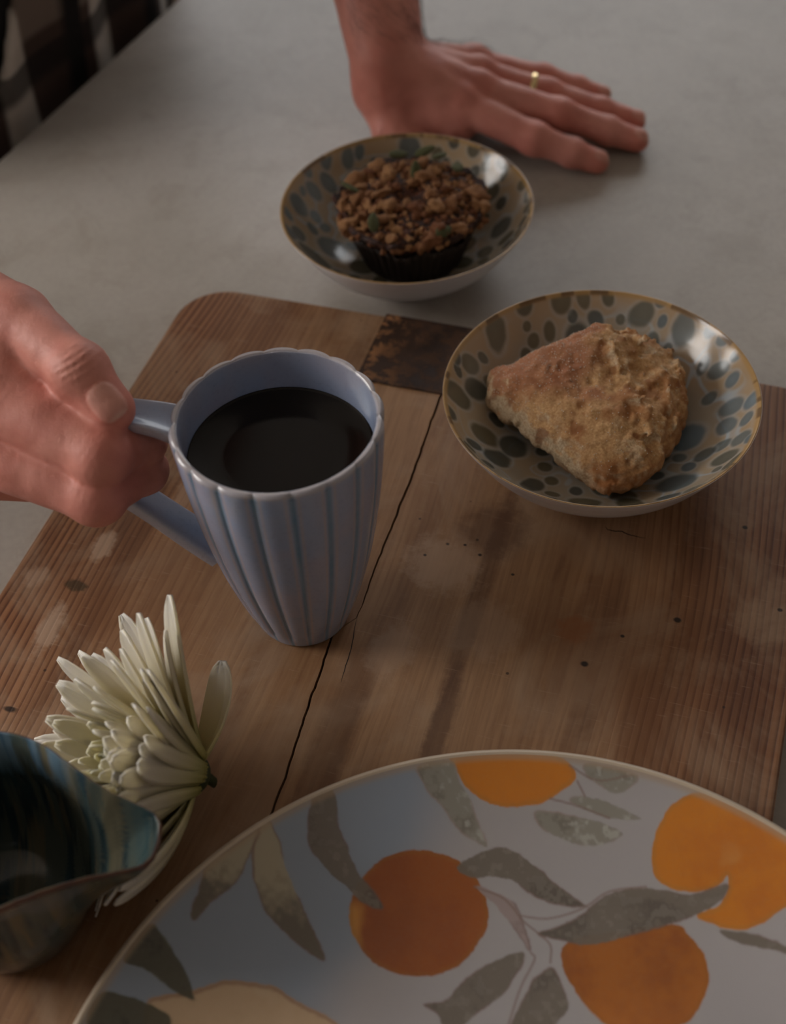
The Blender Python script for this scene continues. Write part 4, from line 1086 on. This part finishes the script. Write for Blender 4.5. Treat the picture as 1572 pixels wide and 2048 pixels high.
def legs(F, D, g=0.0, z1=-.88):
    for hp_, s in ((hipL, 1), (hipR, -1)):
        kn = hp_ + V3(0, 0, -.42) + Fd * .01; an = V3(*(hp_[:2] + Ld[:2] * .03 * s - Fd[:2] * .02), z1)
        F.cone(D, hp_, kn, .088 + g, .060 + g, .03, .06); F.cone(D, kn, an, .060 + g, .042 + g * 1.6, .03, .06)
FB = Field((-.66, .42, -.925), (.06, 1.28, .86), .006)
B = FB.new(); torso(FB, B); arm(FB, B, LS, LHJ['E'], LHJ['W']); arm(FB, B, RS, RHJ['E'], RHJ['W']); legs(FB, B)
FB.cone(B, NK - V3(.02, 0, .08), NK + V3(.015, 0, .07), .064, .058, .03, .06)
hx = Fd
FB.cone(B, HD + V3(0, 0, .03) - hx * .02, HD + V3(0, 0, .03) + hx * .015, .082, .078, .03, .06)
FB.cone(B, HD + V3(0, 0, .0) + hx * .035, HD - V3(0, 0, .075) + hx * .055, .060, .036, .03, .06)
FB.cone(B, HD + hx * .098 + V3(0, 0, .01), HD + hx * .115 - V3(0, 0, .022), .009, .014, .012, .03)
for s in (-1, 1):
    FB.cone(B, HD + Ld * .079 * s + V3(0, 0, .015) - hx * .01, HD + Ld * .077 * s - V3(0, 0, .03), .014, .010, .008, .03)
    FB.cone(B, HD + hx * .088 + Ld * .030 * s + V3(0, 0, .028), HD + hx * .088 + Ld * .030 * s + V3(0, 0, .028), .011, .011, .006, .03)
FB.cone(B, HD + hx * .090 + Ld * .022 - V3(0, 0, .048), HD + hx * .090 - Ld * .022 - V3(0, 0, .048), .008, .008, .006, .03)
for s in (-1, 1):
    ft = V3(*(hipL if s > 0 else hipR)[:2], -.885) + Ld * .03 * s
    FB.cone(B, ft - Fd * .06, ft + Fd * .13, .040, .030, .03, .05)
B = np.maximum(B, -(FB.pts((slice(None),) * 3)[..., 2] + .9195))
v, q = FB.mesh(B); v = relax(v, q, 2, .4); c = np.ones(v.shape) * SK
lips = np.exp(-((v - (HD + hx * .095 - V3(0, 0, .048))) ** 2 / V3(.02, .02, .008) ** 2).sum(1)); c = mixc(c, lin(150, 80, 74), lips)
for s in (-1, 1):
    e = np.exp(-(((v - (HD + hx * .096 + Ld * .030 * s + V3(0, 0, .028))) / .009) ** 2).sum(1)); c = mixc(c, lin(40, 30, 26), e)
parts.append((v, q, c))
off = 0; VV = []; QQ = []; CC = []
for v, q, c in parts:
    VV.append(v); QQ.append(q + off); CC.append(c); off += len(v)
person = pydata('person', np.vstack(VV), np.vstack(QQ), M_skin, None, True, np.vstack(CC))
meta(person, 'person in brown plaid shirt holding the mug, other hand flat on the countertop', 'person')

def cloth(name, build, box, h, m, fold=0.0, cut=None, thick=.006):
    F = Field(*box, h); D = F.new(); build(F, D); P = F.pts((slice(None),) * 3)
    if fold:
        lat = (P - Pc) @ Ld; fr = (P - Pc) @ Fd
        D = D - fold * (np.sin(lat * 75 + P[..., 2] * 9 + 2 * noise(P, 9, 3)) * .6 + noise(P * np.array([1, 1, .35]), 26, 5) * .9)
    D = np.maximum(D, -(D + thick))
    if cut is not None: D = np.maximum(D, cut(P))
    v, q = F.mesh(D); v = relax(v, q, 1, .4)
    return pydata(name, v, q, m, person)
# dark T-shirt
def tee(F, D):
    torso(F, D, .006)
    for S_, J_ in ((LS, LHJ), (RS, RHJ)): F.cone(D, S_, S_ * .5 + J_['E'] * .5, .056, .054, .05, .08)
ts = cloth('t_shirt', tee, ((-.64, .52, -.20), (-.02, 1.28, .56)), .006, NT('black_jersey').out(Base_Color=(.006, .006, .007, 1), Roughness=.9), 0, lambda P: np.maximum(np.minimum(P[..., 2] - .46, .085 - np.linalg.norm((P - NK)[..., :2], axis=-1)), -.14 - P[..., 2]), .012)
ts['label'] = 'plain black T-shirt under the open shirt'
# open plaid overshirt
def plaid_mat():
    t = NT('brown_plaid_flannel'); c = t.coord()
    d = t.n('ShaderNodeVectorMath', operation='DOT_PRODUCT'); t.set(d.inputs[0], c); d.inputs[1].default_value = tuple(Ld)
    sx = t.n('ShaderNodeSeparateXYZ'); t.set(sx.inputs[0], c)
    lat, z = d.outputs['Value'], sx.outputs[2]
    def stripe(x, period, ofs, stops): return t.ramp(t.math('FRACT', t.add(t.mul(x, 1 / period), ofs)), stops)
    a = stripe(lat, .105, .12, [(.0, 0), (.30, 0), (.34, 1), (.62, 1), (.66, 0)])
    b = stripe(z, .12, .02, [(.0, 0), (.30, 0), (.34, 1), (.62, 1), (.66, 0)])
    k = t.mix(a, lin(70, 54, 48), lin(192, 186, 178))
    k = t.mix(t.mul(b, .5), k, t.mix(a, lin(150, 138, 126), lin(206, 200, 192)))
    k = t.mix(stripe(lat, .105, .12, [(.0, 0), (.08, 1), (.20, 1), (.22, 0)]), k, lin(16, 14, 14))
    k = t.mix(t.mul(stripe(z, .12, .02, [(.0, 0), (.06, 1), (.20, 1), (.22, 0)]), .8), k, lin(18, 15, 15))
    t.bump(t.noise(c, 900, 2), .2, .0006)
    return t.out(Base_Color=k, Roughness=.9)
def shirt(F, D):
    torso(F, D, .016); arm(F, D, LS, LHJ['E'], LHJ['W'], .018, False); arm(F, D, RS, RHJ['E'], RHJ['W'], .018, False)
    for s in (-1, 0, 1): F.cone(D, Pc + Ld * .098 * s, Pc + Ld * .100 * s - V3(0, 0, .20), .120, .124, .03, .08)
def shirt_cut(P):
    lat = (P - Pc) @ Ld; fr = (P - Pc) @ Fd
    opening = np.minimum(np.minimum(fr - .03, -.103 - lat + .72 * np.clip(P[..., 2], -.1, .20)), lat + .150)
    neck = np.minimum(P[..., 2] - .47, .10 - np.linalg.norm((P - NK)[..., :2], axis=-1))
    return np.maximum(np.maximum(opening, neck), -.25 - P[..., 2])
sh_ = cloth('plaid_shirt', shirt, ((-.66, .42, -.28), (.06, 1.28, .56)), .0048, plaid_mat(), .007, shirt_cut, .010)
sh_['label'] = 'open brown and cream plaid flannel shirt'
def trs(F, D): legs(F, D, .010, -.86); [F.cone(D, Pc + Ld * .07 * s, Pc + Ld * .07 * s - V3(0, 0, .05), .104, .104, .05, .08) for s in (-1, 1)]
cloth('trousers', trs, ((-.60, .68, -.90), (-.12, 1.25, .0)), .008, NT('dark_trousers').out(Base_Color=(.01, .011, .014, 1), Roughness=.9), 0, lambda P: P[..., 2] + .045, .014)
def hairf(F, D): F.cone(D, HD + V3(0, 0, .04) - hx * .03, HD + V3(0, 0, .042) + hx * .005, .090, .084, .02, .05)
cloth('hair', hairf, ((-.42, .78, .55), (-.10, 1.08, .86)), .005, NT('dark_brown_hair').out(Base_Color=(.03, .018, .012, 1), Roughness=.6), 0, lambda P: np.minimum(((P - HD) @ hx) - .0, .055 - (P - HD)[..., 2]) + .02 * noise(P, 60, 2), .03)

# fine dark hair on the bare forearm
def arm_hair():
    v, q, _ = parts[0]
    fa = LHJ['E'] - LHJ['W']; fa /= np.linalg.norm(fa); s_ = (v - LHJ['W']) @ fa
    tri = v[q]; fn = np.cross(tri[:, 2] - tri[:, 0], tri[:, 3] - tri[:, 1]); fn /= np.maximum(np.linalg.norm(fn, axis=1), 1e-12)[:, None]
    fc = tri.mean(1); out = fc - (LHJ['W'] + np.outer((fc - LHJ['W']) @ fa, fa))
    if ((fn * out).sum(1)).mean() < 0: fn = -fn
    sf = (fc - LHJ['W']) @ fa; ok = np.where((sf > .006) & (sf < .085) & (fn @ V3(.7, -.3, .5) > -.2))[0]
    R_ = np.random.RandomState(6); V = []; F_ = []
    for k in R_.choice(ok, 620, replace=False):
        n = fn[k]; d = -fa * .6 + V3(.75, .0, -.1) + R_.normal(0, .3, 3); d -= n * (d @ n); d /= np.linalg.norm(d); L = R_.uniform(.006, .012)
        sd = np.cross(n, d); b0 = len(V)
        for i in range(4):
            u = i / 3; c = fc[k] + d * L * u + n * (.0004 + .0020 * math.sin(u * 2.4)); w = .00009 * (1 - .7 * u)
            V += [c - sd * w, c + sd * w, c + n * w * 1.6]
        for i in range(3):
            for a_, b_ in ((0, 1), (1, 2), (2, 0)): F_.append((b0 + 3 * i + a_, b0 + 3 * i + b_, b0 + 3 * i + 3 + b_, b0 + 3 * i + 3 + a_))
    h = pydata('arm_hair', V, np.array(F_), NT('brown_arm_hair').out(Base_Color=(.035, .018, .010, 1), Roughness=.5), person); h['kind'] = 'stuff'
arm_hair()

# wedding ring
def ring():
    a, b = LHJ['rmc'], LHJ['rp']; ax = (b - a) / np.linalg.norm(b - a); c = a + (b - a) * .76
    R_, rr2, n, m = .0106, .0013, 64, 12; V = []
    e1 = np.cross(ax, [0, 0, 1]); e1 /= np.linalg.norm(e1); e2 = np.cross(e1, ax)
    for i in range(n):
        t = 2 * math.pi * i / n; d = math.cos(t) * e1 + math.sin(t) * e2
        for j in range(m):
            s = 2 * math.pi * j / m; V.append(d * (R_ + .0007 * math.cos(s)) + ax * .0021 * math.sin(s))
    F_ = [(i * m + j, i * m + (j + 1) % m, ((i + 1) % n) * m + (j + 1) % m, ((i + 1) % n) * m + j) for i in range(n) for j in range(m)]
    o = pydata('wedding_ring', V, F_, NT('gold').out(Base_Color=(.78, .60, .32, 1), Metallic=1.0, Roughness=.22))
    o.location = tuple(c)
    meta(o, 'plain gold ring on the hand lying flat on the countertop', 'ring')
ring()
